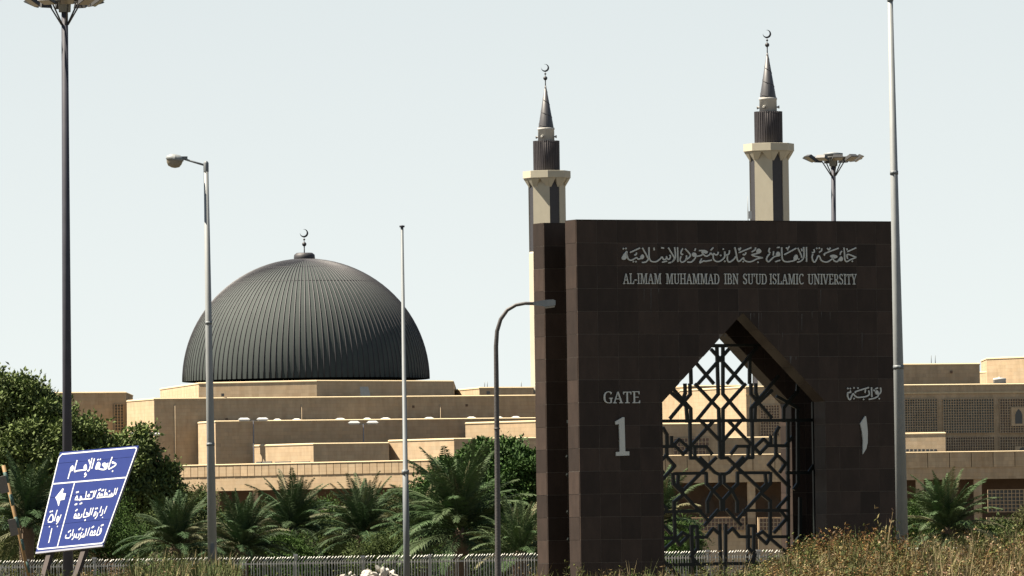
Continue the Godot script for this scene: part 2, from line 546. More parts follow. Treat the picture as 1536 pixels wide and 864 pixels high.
func build_gate() -> void:
	var th := deg_to_rad(25.0)
	var e := Vector3(cos(th), 0, -sin(th))
	var n := Vector3(sin(th), 0, cos(th))
	var corner := at(868, 600, 279)
	corner.y = 0
	gate_t = Transform3D(Basis(e, Vector3.UP, n), corner)
	var gate := thing("stone_gate", "dark brown granite gate of two slabs with a pointed opening and grille", "gate")
	gate.transform = gate_t
	var W: float = on_plane(1347, 600, gate_t).x
	var H: float = on_plane(868, 330, gate_t).y
	var cx := W / 2.0 + 0.17
	var apex: float = on_plane(1108, 469, gate_t).y
	var spring: float = on_plane(1108, 603, gate_t).y
	var hw := 3.21
	var course := 34.3 / ppm(279.0)
	var opening := PackedVector2Array([Vector2(cx - hw, -1), Vector2(cx + hw, -1), Vector2(cx + hw, spring), Vector2(cx, apex), Vector2(cx - hw, spring)])
	var skin := 0.05
	for s in 2:
		var z1 := 0.0 if s == 0 else -2.66
		var z0 := z1 - 0.9
		var core := PackedVector2Array([Vector2(0.008, 0), Vector2(cx - hw - 0.008, 0), Vector2(cx - hw - 0.008, spring + 0.004), Vector2(cx, apex + 0.012), Vector2(cx + hw + 0.008, spring + 0.004), Vector2(cx + hw + 0.008, 0), Vector2(W - 0.008, 0), Vector2(W - 0.008, H - 0.03), Vector2(0.008, H - 0.03)])
		var slab := part("slab", prism(core, z0 + 0.008, z1 - 0.008), M.grout, gate)
		slab.set_meta("label", "front granite slab carrying the lettering" if s == 0 else "rear granite slab behind the grille")
		# facing stones, course by course from the top
		var cols := 16
		var rows := int(ceil(H / course))
		var g := 0.007
		for r in rows:
			var y1 := H - r * course
			var y0 := maxf(y1 - course, 0.0)
			var off := 0.0
			for c in cols + 1:
				var x0 := maxf((c - off) * W / cols, 0.0)
				var x1 := minf((c + 1 - off) * W / cols, W)
				if x1 - x0 < 0.1:
					continue
				var stone := PackedVector2Array([Vector2(x0 + g, y0 + g), Vector2(x1 - g, y0 + g), Vector2(x1 - g, y1 - g), Vector2(x0 + g, y1 - g)])
				for piece in Geometry2D.clip_polygons(stone, opening):
					if Geometry2D.is_polygon_clockwise(piece) or area_of(piece) < 0.02:
						continue
					var pr := rng.randf_range(-0.004, 0.004)
					part("facing_stone", prism(piece, z1 - skin, z1 + pr), pick(M.granite), slab)
			# the ends and the jambs
			for side in 4:
				if side > 1 and y0 > spring - 0.2:
					continue
				var yy := minf(y1, spring) if side > 1 else y1
				var xa: float = [0.0, W - skin, cx - hw - skin, cx + hw][side]
				var pr := rng.randf_range(-0.004, 0.004)
				part("end_stone", box(Vector3(xa + (pr if side == 0 or side == 3 else 0.0), y0 + g, z0 + 0.004), Vector3(xa + skin + (pr if side == 1 or side == 2 else 0.0), yy - g, z1 - skin - 0.004)), pick(M.granite), slab)
		# sloping soffits
		for side: float in [-1.0, 1.0]:
			var a := Vector2(cx + side * hw, spring)
			var b := Vector2(cx, apex)
			for k in 5:
				var p := a.lerp(b, k / 5.0 + 0.004)
				var q := a.lerp(b, (k + 1) / 5.0 - 0.004)
				var nn := Vector2(side, 1).normalized() * 0.06
				part("soffit_stone", prism(PackedVector2Array([p, q, q + nn, p + nn]), z0 + 0.004, z1 - skin - 0.004), pick(M.granite), slab)
		part("coping_stone", box(Vector3(0.0, H - 0.03, z0), Vector3(W, H + 0.02, z1 + 0.004)), M.granite[1], slab)
	part("shade_roof_slab", box(Vector3(1.1, H - 0.75, -2.65), Vector3(W - 1.1, H - 0.4, -0.91)), M.grout, gate)  # unseen slab added over the gap to keep sun off the jambs
	# the grille between the slabs
	var zl := -1.62
	var grille := part("grille_frame", box(Vector3(0.35, 0.1, zl - 0.06), Vector3(W - 0.35, 0.22, zl + 0.06)), M.lattice, gate)
	var ax: float = on_plane(1081, 600, gate_t, zl).x
	var segs := lattice_lines()
	for seg in segs:
		var o: Vector2 = seg[0]
		var sc: float = seg[1]
		var ln: Array = seg[2]
		for i in range(0, ln.size() - 2, 2):
			var a := on_plane(o.x + ln[i] / sc, o.y + ln[i + 1] / sc, gate_t, zl)
			var b := on_plane(o.x + ln[i + 2] / sc, o.y + ln[i + 3] / sc, gate_t, zl)
			for mir: float in [1.0, -1.0]:
				var p := Vector2(ax + (a.x - ax) * mir, a.y)
				var q := Vector2(ax + (b.x - ax) * mir, b.y)
				if mir < 0 and absf(p.y - q.y) < 0.05 and minf(a.x, b.x) < ax:
					continue
				lattice_bar(grille, p, q, zl, 0.055)
	# long members that run behind the slabs, seen at the open end
	for py in [518.0, 631.0, 683.0, 710.0, 765.0, 806.0, 846.0]:
		var y: float = on_plane(1081, py, gate_t, zl).y
		if py < 600:
			var half := (apex - y) * hw / (apex - spring) + 0.6
			lattice_bar(grille, Vector2(cx - half, y), Vector2(cx + half, y), zl, 0.05)
		elif py in [631.0, 846.0]:
			lattice_bar(grille, Vector2(0.35, y), Vector2(W - 0.35, y), zl, 0.055)
		else:
			lattice_bar(grille, Vector2(0.3, y), Vector2(1.5, y), zl, 0.055)
			lattice_bar(grille, Vector2(0.3, y), Vector2(0.75, y - 0.5), zl, 0.055)
			lattice_bar(grille, Vector2(0.75, y - 0.5), Vector2(0.42, y - 0.9), zl, 0.055)
	for x in [cx - hw - 0.35, cx + hw + 0.35, 0.5, W - 0.5]:
		lattice_bar(grille, Vector2(x, 0.1), Vector2(x, spring), zl, 0.06)
	# mineral streaks that water has drawn down the facing
	for q in [[976.4, 432, 478, 1.0], [966, 433, 455, 0.9], [988, 433, 441, 1.6], [1138, 470, 495, 1.3], [1142, 470, 482, 0.8], [1202.7, 471, 497, 1.4], [1231, 435, 462, 0.8], [1173.5, 499, 512, 0.8], [1293, 499, 530, 1.0], [1186, 534, 546, 3.5], [1194, 535, 541, 2.0], [1126, 470, 482, 1.6], [1131, 470, 478, 0.9], [1245, 468, 486, 0.8], [1218, 467, 480, 1.2], [1232, 468, 478, 1.0], [1088, 502, 506, 3.0]]:
		var a := on_plane(q[0], q[1], gate_t)
		var b := on_plane(q[0], q[2], gate_t)
		var k: float = q[3] / 86.0
		part("mineral_streak", prism(PackedVector2Array([Vector2(a.x - k, a.y), Vector2(b.x - k * 0.25, b.y), Vector2(b.x + k * 0.2, b.y + 0.05), Vector2(a.x + k, a.y)]), -0.01, 0.0065), M.lime, gate)
	# lettering
	var t := gate_t
	var st := [
		[Vector2(925, 365), 17.067, [[245,205,195,270,145,345,140,400,200,400,240,330,250,250,245,205],[245,230,265,360,310,425,380,430,460,385,500,370,545,410,600,385,640,390,675,350,650,300,610,340,615,385],[330,235,585,120],[440,290,455,300,480,290,500,240],[645,115,780,360,790,420,730,480,640,490],[815,100,815,300,830,400,880,465,1000,470,1100,400,1150,350,1190,420,1260,390,1260,330,1280,390,1330,410,1365,340,1340,300],[940,110,950,180],[1130,115,1200,125],[1310,110,1440,330,1460,400,1400,480,1310,500],[1150,485,1280,455]], [160,140,225,135,415,470,480,470]],
		[Vector2(1005, 365), 17.067, [[105,100,125,300,110,400,50,470,0,490],[180,100,190,480],[315,130,265,230,290,290,320,270],[270,330,245,430,290,485,370,450,410,370,405,310],[375,140,500,280,490,350,400,420],[640,130,630,170,610,190],[650,330,590,330,560,290,590,250,640,270,650,330,610,410,530,480,430,480],[650,335,750,320,820,290],[730,190,860,185,940,220,900,250,800,215,870,310,930,330,1000,290,1030,250,1075,300,1110,260,1140,290,1200,290,1225,220],[1030,180,1095,110],[1090,300,1100,400,1160,460,1250,465,1350,400,1390,330,1390,210],[1390,290,1450,300,1500,260,1510,180],[800,390,750,500,850,450,900,460,1060,430]], [1350,150,1285,310,1390,460]],
		[Vector2(1080, 365), 17.067, [[175,330,180,440,230,480,330,420,400,330],[365,100,400,250,430,420,470,465,530,420,590,370,600,420,680,470,800,465,930,400,1085,370],[1085,370,960,350,800,300,900,270,1000,240,1030,200,980,150,930,190,940,250],[470,240,790,110],[575,270,600,300,640,270,650,230],[470,120,480,180,520,110],[800,220,880,170,900,110]], [580,470,960,485]],
		[Vector2(1145, 365), 21.6, [[190,150,160,260,210,310],[190,340,110,440,90,540,150,600,230,530,330,440,440,410,510,390,500,320,450,290,410,350,440,410],[320,260,300,400],[430,140,510,130],[370,600,530,545],[580,130,590,450,640,570,750,600,900,580,1000,550,1080,490,1070,400,1030,390,990,450,980,540],[660,370,1050,160],[720,140,770,170,830,100],[770,170,775,230],[1100,150,1210,380,1225,470],[1290,120,1300,400,1260,520,1170,590,1080,610],[1380,120,1385,600],[1220,170,1240,260]], [1130,510]],
		[Vector2(1205, 365), 17.067, [[255,150,270,220,210,240],[235,270,210,360,240,460,280,480,330,400,370,320,410,350,440,430,520,475,620,470,720,400,760,370],[760,370,680,330,760,305,850,340,800,370,740,380,780,450,850,470,900,420,950,350,985,400,960,440,910,440],[460,130,450,190,390,230],[540,310,540,260,890,125],[600,120,640,170,680,110],[930,300,940,240,980,200],[1025,110,1045,300,1050,420,1100,470,1190,420,1340,360],[1340,360,1160,290,1100,300,1120,400],[1110,215,1340,115],[1100,130,1110,180]], [330,130,395,125,1240,460]],
		[Vector2(1262, 575), 23.63, [[290,260,310,320,200,330],[215,340,205,450,250,560,300,570,350,450,400,365,460,440,560,500,700,490,850,470,960,410,970,340,945,250],[500,340,500,290,960,150],[840,220,820,340],[1050,140,1065,490],[1310,360,1240,380,1200,340,1240,260,1300,350],[1370,150,1385,280,1350,360,1310,380,1270,460,1150,530,950,570],[1120,230,1170,280],[1180,200,1280,160]], [215,185,300,185,430,165,570,170,770,570,430,540,1325,545]],
	]
	for w in st:
		var o := part("lettering", stroke_mesh(w[2], w[3], w[0], w[1], 0.047, t, 0.004, 0.05), M.letter, gate)
		o.set_meta("label", "silver Arabic lettering on the gate")
	var lt := text_part("AL-IMAM  MUHAMMAD  IBN  SU'UD ISLAMIC  UNIVERSITY", false, gate, on_plane(934, 426, t), on_plane(1284, 411, t), 0.004, M.letter)
	lt.set_meta("label", "silver Latin capitals naming the university")
	text_part("GATE", false, gate, on_plane(905, 605, t), on_plane(959, 587, t), 0.004, M.letter).set_meta("label", "silver capitals reading GATE")
	var one := PackedVector2Array()
	for q in [[212,415],[285,372],[303,372],[312,712],[352,712],[352,752],[220,757],[220,718],[258,715],[250,440],[215,445]]:
		one.append(on_plane(890 + q[0] / 6.645, 570 + q[1] / 6.645, t))
	part("numeral", prism(one, 0.004, 0.06), M.letter, gate).set_meta("label", "silver numeral 1")
	var wahid := PackedVector2Array()
	for q in [[350,395],[305,465],[322,540],[330,620],[328,750],[360,700],[373,640],[374,540],[366,460],[358,400]]:
		wahid.append(on_plane(1240 + q[0] / 6.171, 560 + q[1] / 6.171, t))
	part("numeral", prism(wahid, 0.004, 0.06), M.letter, gate).set_meta("label", "silver Arabic numeral one")

func area_of(p: PackedVector2Array) -> float:
	var s := 0.0
	for i in p.size():
		s += p[i].cross(p[(i + 1) % p.size()])
	return absf(s) / 2.0

func pick(a: Array) -> Variant:
	return a[rng.randi() % a.size()]

func lattice_bar(parent: Node, p: Vector2, q: Vector2, z: float, half: float) -> void:
	var d := q - p
	if d.length() < 0.04:
		return
	var t := Transform3D(Basis(Vector3(d.x, d.y, 0).normalized(), Vector3(-d.y, d.x, 0).normalized(), Vector3.BACK), Vector3(p.x, p.y, z + rng.randf_range(-0.006, 0.006)))
	part("lattice_bar", box(Vector3(-half * 0.5, -half, -0.05), Vector3(d.length() + half * 0.5, half, 0.05), t), M.lattice, parent)

# traced on the right half of the grille, mirrored to the left
func lattice_lines() -> Array:
	var a := Vector2(980, 480)
	var b := Vector2(980, 600)
	var c := Vector2(980, 720)
	var out := []
	for l in [[564,205,564,600,745,812],[545,210,592,210],[470,240,720,512],[835,225,600,512],[780,290,780,512],[745,520,564,720,564,822],[790,518,790,600,955,790],[830,518,830,590,850,640],[1012,455,790,715,790,822],[960,570,825,695,820,822],[1170,520,1165,580,1055,710,1055,822],[1165,720,1165,822],[1000,620,1180,720]]:
		out.append([a, 5.4, l])
	for l in [[618,185,618,512],[670,190,940,472],[780,180,608,372],[875,185,880,512,830,512],[690,475,740,410,850,410],[840,410,840,505],[900,415,975,345,1022,392,940,478],[1022,405,1170,405,1228,328],[1040,320,1040,405],[1112,240,1080,300,1080,405],[1085,405,1085,500,1020,577,1205,775],[1090,480,1170,562,1120,640],[597,515,655,512,960,805],[795,508,670,640,640,655,597,655],[832,510,750,592],[745,645,1025,645],[745,645,745,745,690,800],[625,660,625,740,690,800],[990,645,1000,745,950,795],[1038,645,1035,740,985,795],[1180,645,1375,645,1420,580],[1280,185,1280,740,1245,790],[1192,185,1192,827]]:
		out.append([b, 5.908, l])
	for l in [[742,35,620,175,620,270],[690,85,742,190,742,285],[800,270,1200,270],[1030,30,750,345],[650,265,775,400],[965,130,1035,185,1035,505],[1200,140,1100,250],[1130,280,1182,340,1070,465],[760,503,860,503],[655,470,700,428,762,503],[915,490,968,458,1030,515,1000,565,925,495],[640,395,640,851],[1045,503,1200,503],[840,405,840,600,900,670,840,740,750,851],[840,405,890,405,890,851],[645,740,1160,740],[1030,515,1195,655,1000,851],[1195,0,1195,851],[1300,160,1300,500,1250,560]]:
		out.append([c, 5.908, l])
	return out

# ---------------------------------------------------------------- walls of the far buildings
# chain: [[px, depth], ...] along the visible front, left to right
func plan_of(chain: Array, py: float, back: float) -> PackedVector2Array:
	var out := PackedVector2Array()
	for c in chain:
		var p := at(c[0], py, c[1])
		out.append(Vector2(p.x, p.z))
	var far := 0.0
	for c in chain:
		far = maxf(far, c[1])
	out.append(Vector2(out[out.size() - 1].x, -(far + back)))
	out.append(Vector2(out[0].x, -(far + back)))
	return out

func wall_block(parent: Node, called: String, chain: Array, py: float, ref: int, back: float, m: Material, foot := 0.0, cope := true) -> float:
	var plan := plan_of(chain, py, back)
	var h: float = at(chain[ref][0], py, chain[ref][1]).y
	var w := part(called, loft([[plan, foot], [plan, h - 0.14]]), m, parent)
	if cope:
		part("coping", loft([[grown(plan, 0.04), h - 0.14], [grown(plan, 0.04), h - 0.06], [grown(plan, -0.05), h]]), M.coping, w)
		part("bounce_cut_sheet", loft([[grown(plan, -0.2), h - 0.01], [grown(plan, -0.2), h + 0.012]]), M.roof_dark, w)  # unseen dark sheet added so the roof throws less sun onto walls
	return h

func place(px: float, py: float, chain: Array) -> Vector3:
	for i in chain.size() - 1:
		if px <= chain[i + 1][0] or i == chain.size() - 2:
			var k: float = (px - chain[i][0]) / (chain[i + 1][0] - chain[i][0])
			return at(px, py, lerpf(chain[i][1], chain[i + 1][1], k))
	return at(px, py, chain[0][1])

# frame standing on a wall: x along it to the right, z out of it
func wall_frame(p: Vector3, q: Vector3) -> Transform3D:
	var e := Vector3(q.x - p.x, 0, q.z - p.z).normalized()
	return Transform3D(Basis(e, Vector3.UP, e.cross(Vector3.UP)), p)

# pierced screen: bars over a dark tinted plate that stands in for the shaded holes, on a wall between two pixels
func screen(parent: Node, chain: Array, pl: float, pr: float, ytop: float, ybot: float, pitch: float, glass: Material, label := "") -> void:
	var a := place(pl, ytop, chain)
	var b := place(pr, ytop, chain)
	var c := place(pl, ybot, chain)
	var t := wall_frame(Vector3(a.x, c.y, a.z), b)
	var w := Vector2(b.x - a.x, b.z - a.z).length()
	var h := a.y - c.y
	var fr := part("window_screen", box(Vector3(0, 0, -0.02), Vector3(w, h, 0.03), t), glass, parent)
	if label:
		fr.set_meta("label", label)
	var st := begin()
	var nx := int(round(w / pitch))
	var ny := int(round(h / pitch))
	for i in nx + 1:
		var x := w * i / nx
		add_box(st, Vector3(x - 0.027, 0, 0.031), Vector3(x + 0.027, h, 0.17), t)
	for j in ny + 1:
		var y := h * j / ny
		add_box(st, Vector3(0, y - 0.027, 0.031), Vector3(w, y + 0.027, 0.166), t)
	var bars := part("grid_bars", done(st), M.sand_b, fr)
	bars.set_meta("kind", "stuff")

func band(parent: Node, chain: Array, ref_px: float, ref_depth: float, ytop: float, yjoint: float, ybot: float, piece: float) -> Array:
	var top: float = at(ref_px, ytop, ref_depth).y
	var mid: float = at(ref_px, yjoint, ref_depth).y
	var low: float = at(ref_px, ybot, ref_depth).y
	for i in chain.size() - 1:
		var a := at(chain[i][0], ytop, chain[i][1])
		var b := at(chain[i + 1][0], ytop, chain[i + 1][1])
		a.y = 0
		b.y = 0
		var t := wall_frame(a, b)
		var w := a.distance_to(b)
		var lintel := part("lintel_beam", box(Vector3(0.006 if i else 0.0, low, -0.45), Vector3(w, mid, 0.0), t), M.sand, parent)
		var n := int(round(w / piece))
		for k in n:
			var x0 := w * k / n
			var x1 := w * (k + 1) / n
			var out := 0.06 + rng.randf_range(-0.006, 0.006)
			part("parapet_panel", box(Vector3(x0 + 0.025, mid + 0.004, -0.2), Vector3(x1 - 0.025, top - 0.08, out), t), [M.sand, M.sand_c, M.sand_b][rng.randi() % 3], lintel)
		part("parapet_backing", box(Vector3(0.01, mid + 0.002, -0.4), Vector3(w, top - 0.09, -0.205), t), M.sand_b, lintel)
		part("coping", prism(PackedVector2Array([Vector2(-0.42, top - 0.085), Vector2(0.1, top - 0.085), Vector2(0.1, top - 0.04), Vector2(0.04, top), Vector2(-0.42, top)]), 0.0, w, t * Transform3D(Basis(Vector3(0, 0, 1), Vector3(0, 1, 0), Vector3(-1, 0, 0)) * Basis.from_scale(Vector3(1, 1, -1)), Vector3.ZERO)), M.coping, lintel)
	return [low, mid, top]

func columns_under(parent: Node, chain: Array, pxs: Array, low: float, wide: float) -> void:
	for px in pxs:
		var p := place(px, 740, chain)
		var col := part("column", box(Vector3(-wide / 2, 0, -wide - 0.12), Vector3(wide / 2, low - 0.004, -0.12)), M.sand_c, parent)
		col.position = Vector3(p.x, 0, p.z)

func build_mosque() -> void:
	var m := thing("domed_mosque", "sand coloured mosque hall with a large dark ribbed dome", "mosque")
	# main hall wall with its bright side, and the lower range before it
	var hall := [[190, 667.0], [231, 660.0], [812, 668.0]]
	wall_block(m, "hall_wall", hall, 597, 1, 40.0, M.sand)
	var low := [[297, 659.5], [323, 655.0], [818, 660.0]]
	var lh := wall_block(m, "aisle_wall", low, 631, 1, 3.5, M.sand_b)
	var podium := [[240, 700.0], [298, 680.0], [475, 677.0], [680, 686.0]]
	wall_block(m, "dome_podium", podium, 570, 2, 28.0, M.sand_c)
	# dome
	var c := at(459, 568, 694)
	var r := 185.0 / ppm(694.0)
	var prof := []
	for i in 33:
		var a := (PI / 2) * i / 32.0
		prof.append(Vector2(maxf(cos(a) * r, 0.02), sin(a) * r * 0.985))
	var dome := part("dome", lathe(prof, 128), M.dome, m, c - Vector3(0, 0.15, 0))
	var sp := []
	var rad := []
	for i in 25:
		var a := (PI / 2) * i / 24.0 * 0.97
		sp.append(Vector3(0, sin(a) * r * 0.985, cos(a) * r) * 1.001)
		rad.append(0.052)
	var sm := tube(sp, rad, 5)
	for k in 128:
		var o := part("seam", sm, M.seam, dome)
		o.rotation.y = TAU * (k + 0.5) / 128.0
	for a0 in [0.93, 1.18]:
		var rg := []
		var rw := []
		for k in 65:
			var a := TAU * k / 64.0
			rg.append(Vector3(sin(a) * cos(a0) * r, sin(a0) * r * 0.985, cos(a) * cos(a0) * r) * 1.0005)
			rw.append(0.03)
		part("ring_seam", tube(rg, rw, 5), M.seam, dome)
	var s := 1.0 / ppm(694.0)
	var cap := part("dome_cap", lathe([Vector2(0, 0), Vector2(15.5 * s, 0), Vector2(16 * s, 3 * s), Vector2(15.5 * s, 8 * s), Vector2(12 * s, 11 * s), Vector2(0, 11.5 * s)], 24), M.seam, m, c + Vector3(0, r * 0.985 - 0.25, 0))
	finial(cap, 11.0 * s, s, 1.0)
	# vent and skylights
	var v := place(548, 592, hall)
	var vent := part("roof_vent", loft([[PackedVector2Array([Vector2(-0.4, 0.4), Vector2(0.45, 0.4), Vector2(0.45, -0.4), Vector2(-0.4, -0.4)]), 0.0], [PackedVector2Array([Vector2(-0.45, 0.35), Vector2(0.25, 0.35), Vector2(0.25, -0.4), Vector2(-0.45, -0.4)]), 0.8]]), M.galv, m, at(548, 592.5, 674.0) - Vector3(0, 0.1, 0))
	vent.set_meta("label", "galvanised roof vent box")
	for px in [[407, 424], [435, 454], [499, 521], [542, 559], [567, 589], [633, 654], [697, 717], [738, 757], [764, 783]]:
		var q := place((px[0] + px[1]) / 2.0, 631, low)
		var w: float = (px[1] - px[0]) / ppm(657.0) / 2.0
		part("skylight", loft([[PackedVector2Array([Vector2(-w, 0.5), Vector2(w, 0.5), Vector2(w, -0.7), Vector2(-w, -0.7)]), -0.05], [PackedVector2Array([Vector2(-w * 0.3, 0.1), Vector2(w * 0.3, 0.1), Vector2(w * 0.3, -0.3), Vector2(-w * 0.3, -0.3)]), 0.13]]), M.pale, m, Vector3(q.x, lh, q.z - 1.1))
	part("wall_lamp", box(Vector3(-0.12, -0.12, 0), Vector3(0.12, 0.12, 0.25)), M.fitting_shade_grey, m, place(334, 594.5, hall) + Vector3(0, 0.12, -0.3))
	for px in [[340, 629], [620, 610], [700, 608]]:
		part("wall_outlet", box(Vector3(-0.1, -0.1, -0.02), Vector3(0.1, 0.1, 0.06)), M.recess, m, place(px[0], px[1], hall))
	for px in [262, 452, 660]:
		var q := place(px, 598, hall)
		part("rain_pipe", tube([Vector3(0, 0, 0), Vector3(0, q.y - 0.5, 0)], [0.05, 0.05], 6), M.sand_c, m, Vector3(q.x, 0, q.z + 0.06))
	# rear hall to the right of the dome
	var rear := [[672, 700.0], [719, 690.0], [800, 692.0]]
	wall_block(m, "rear_hall_wall", rear, 580.5, 1, 20.0, M.sand)
	for px in [727, 731, 782]:
		part("roof_pipe", tube([Vector3.ZERO, Vector3(0, 0.6, 0)], [0.03, 0.03], 6), M.galv, m, place(px, 580.5, rear) - Vector3(0, 0.1, 0.6))
	part("wall_outlet", box(Vector3(-0.14, -0.14, -0.02), Vector3(0.14, 0.14, 0.1)), M.fitting_shade_grey, m, place(732.5, 589.5, rear))

func finial(parent: Node, y0: float, s: float, big: float) -> void:
	var f := part("finial", lathe([Vector2(0, y0 - 0.05), Vector2(0.9 * s, y0), Vector2(0.9 * s, y0 + 10 * s)] + ball(3.4 * s, y0 + 13 * s) + [Vector2(0.8 * s, y0 + 17 * s)] + ball(1.7 * s, y0 + 20 * s) + [Vector2(0.6 * s, y0 + 23 * s), Vector2(0, y0 + 23.2 * s)], 14), M.seam, parent)
	var pts := PackedVector2Array()
	var c0 := Vector2(0, y0 + 29.4 * s)
	for i in 21:
		var a := deg_to_rad(105.0 - 290.0 * i / 20.0)
		pts.append(c0 + Vector2(cos(a), sin(a)) * 6.3 * s)
	for i in 21:
		var a := deg_to_rad(-176.0 + 272.0 * i / 20.0)
		pts.append(c0 + Vector2(-1.15, 1.05) * s + Vector2(cos(a), sin(a)) * 5.0 * s)
	part("crescent", prism(pts, -0.5 * s, 0.5 * s, Transform3D(Basis(), Vector3.ZERO)), M.seam, f)

func octagon(r: float, main: float, turn: float) -> PackedVector2Array:
	var out := PackedVector2Array()
	for k in 4:
		for e: float in [-1.0, 1.0]:
			var a := turn + k * PI / 2 + e * main / 2.0
			out.append(Vector2(sin(a), cos(a)) * r)
	return out

func minaret(px: float, ybal: float, depth: float, label: String) -> Node3D:
	var p := at(px, ybal, depth)
	var base := Vector3(p.x, 0, p.z)
	var m := thing("minaret", label, "minaret", base, "minarets behind the gate")
	var s := 1.0 / 18.32       # metres in one pixel of the nearer minaret
	var yb := p.y              # top of the gallery
	var turn := deg_to_rad(-20.0)
	var main := deg_to_rad(56.0)
	var rs := 30.0 * s
	var core := octagon(rs * 0.95, main, turn)
	var shaft := part("shaft", loft([[core, 0.0], [core, yb - 13 * s]]), M.darkpanel, m)
	var full := octagon(rs, main, turn)
	for k in 4:
		var a := full[k * 2]
		var b := full[k * 2 + 1]
		var ia := a * 0.9
		var ib := b * 0.9
		part("pilaster", loft([[PackedVector2Array([a, b, ib, ia]), 0.0], [PackedVector2Array([a, b, ib, ia]), yb - 13 * s]]), M.cream, shaft)
	# corbelled gallery
	var flare0 := octagon(rs * 0.97, main, turn)
	var gal := octagon(38.2 * s, deg_to_rad(45), turn)
	for k in 8:
		var q0 := flare0[k]
		var q1 := flare0[(k + 1) % 8]
		var g0 := gal[k] * 0.97
		var g1 := gal[(k + 1) % 8] * 0.97
		var st := begin()
		var mid := (q0 + q1) / 2.0
		# a pointed bracket on each face: two rising ribs that meet the slab
		for side in 2:
			var f0 := q0 if side == 0 else q1
			var h0 := g0 if side == 0 else g1
			var b0 := f0.lerp(mid, 0.02)
			var b1 := f0.lerp(mid, 0.35)
			var t0 := h0
			var t1 := h0.lerp((g0 + g1) / 2.0, 0.96)
			var yl := yb - 26 * s
			var yh := yb - 12.5 * s
			quad(st, Vector3(b0.x, yl, b0.y), Vector3(b1.x, yl, b1.y), Vector3(t1.x, yh, t1.y), Vector3(t0.x, yh, t0.y))
			var ir := 0.9
			quad(st, Vector3(b1.x, yl, b1.y), Vector3(b1.x * ir, yl, b1.y * ir), Vector3(t1.x * ir * 0.72, yh, t1.y * ir * 0.72), Vector3(t1.x, yh, t1.y))
		part("bracket", done(st), M.cream, m)
	part("gallery", loft([[grown(gal, -0.12), yb - 13 * s], [gal, yb - 11 * s], [gal, yb], [grown(gal, -0.2), yb + 0.02]]), M.cream, m)
	# fluted drum
	var drum := part("drum", lathe([Vector2(0, yb - 0.1), Vector2(20.5 * s, yb - 0.1), Vector2(20.5 * s, yb + 48 * s), Vector2(0, yb + 48.2 * s)], 24), M.drum, m)
	var fl := box(Vector3(-0.06, yb - 0.05, 20.2 * s), Vector3(0.06, yb + 48.6 * s, 21.2 * s))
	for k in 36:
		part("fin", fl, M.drum, drum).rotation.y = TAU * k / 36.0
	var neck := part("neck", lathe([Vector2(0, yb + 48 * s), Vector2(13.2 * s, yb + 48 * s), Vector2(13 * s, yb + 66 * s), Vector2(13.6 * s, yb + 66.5 * s), Vector2(13.6 * s, yb + 69.5 * s), Vector2(0, yb + 70 * s)], 28), M.pale, m)
	for k in 4:
		var a := TAU * k / 4.0 + 1.2
		var horn := part("loudspeaker", lathe([Vector2(0.03, -0.12), Vector2(0.06, 0.0), Vector2(0.13, 0.16), Vector2(0.14, 0.17), Vector2(0, 0.11)], 12), M.pale, neck)
		horn.transform = Transform3D(Basis(Vector3.UP, a) * Basis(Vector3.RIGHT, PI / 2), Vector3(sin(a), 0, cos(a)) * 14.2 * s + Vector3(0, yb + 55 * s, 0))
	# spire wound with a raised seam
	var spire := part("spire", lathe([Vector2(0, yb + 69 * s), Vector2(12.4 * s, yb + 69 * s), Vector2(12.2 * s, yb + 70.5 * s), Vector2(1.1 * s, yb + 137 * s), Vector2(0, yb + 137 * s)], 24), M.cone, m)
	var sp := []
	var rr := []
	for i in 121:
		var k := i / 120.0
		var a := -TAU * 3.2 * k
		var rad := lerpf(12.2, 1.1, k) * s
		sp.append(Vector3(sin(a) * rad, yb + lerpf(71, 136, k) * s, cos(a) * rad))
		rr.append(0.028)
	part("spire_seam", tube(sp, rr, 5), M.seam, spire)
	finial(m, yb + 136 * s, s, 1.0)
	return m

func build_minarets() -> void:
	var a := minaret(820, 257, 697, "slender cream minaret rising behind the open end of the gate")
	# its wider foot, cream in the sun, with a slotted turret at the bottom
	var s := 1.0 / ppm(697.0)
	var h1: float = at(800, 378, 697).y
	var foot := octagon(27.0 / 18.32 * 1.08, deg_to_rad(56), deg_to_rad(-20))
	part("lower_shaft", loft([[grown(foot, 0.06), 0.0], [grown(foot, 0.06), h1 - 0.15], [foot, h1]]), M.cream, a)
	var ty: float = at(800, 580, 697).y
	var tur := PackedVector2Array([Vector2(-31 * s, 0.6), Vector2(-31 * s, 1.8), Vector2(0, 2.4), Vector2(1.7, 1.6), Vector2(1.7, -1.6), Vector2(-1.5, -1.6)])
	part("turret", loft([[tur, 0.0], [tur, ty - 0.9], [grown(tur, -0.25), ty]]), M.cream, a)
	minaret(1153, 216, 655, "slender cream minaret rising above the middle of the gate")
	var ant := thing("radio_aerial", "thin whip aerial with a small box beside the minaret shaft", "aerial", Vector3(at(1122, 330, 640).x, 0, -640))
	var ay: float = at(1122, 330, 640).y
	part("mast_pole", tube([Vector3(0, 0, 0), Vector3(0, ay + 0.6, 0), Vector3(0.0, ay + 1.9, 0)], [0.07, 0.04, 0.02], 6), M.galv, ant)
	part("box_unit", box(Vector3(0.05, ay + 0.1, -0.1), Vector3(0.3, ay + 0.7, 0.1)), M.white, ant)

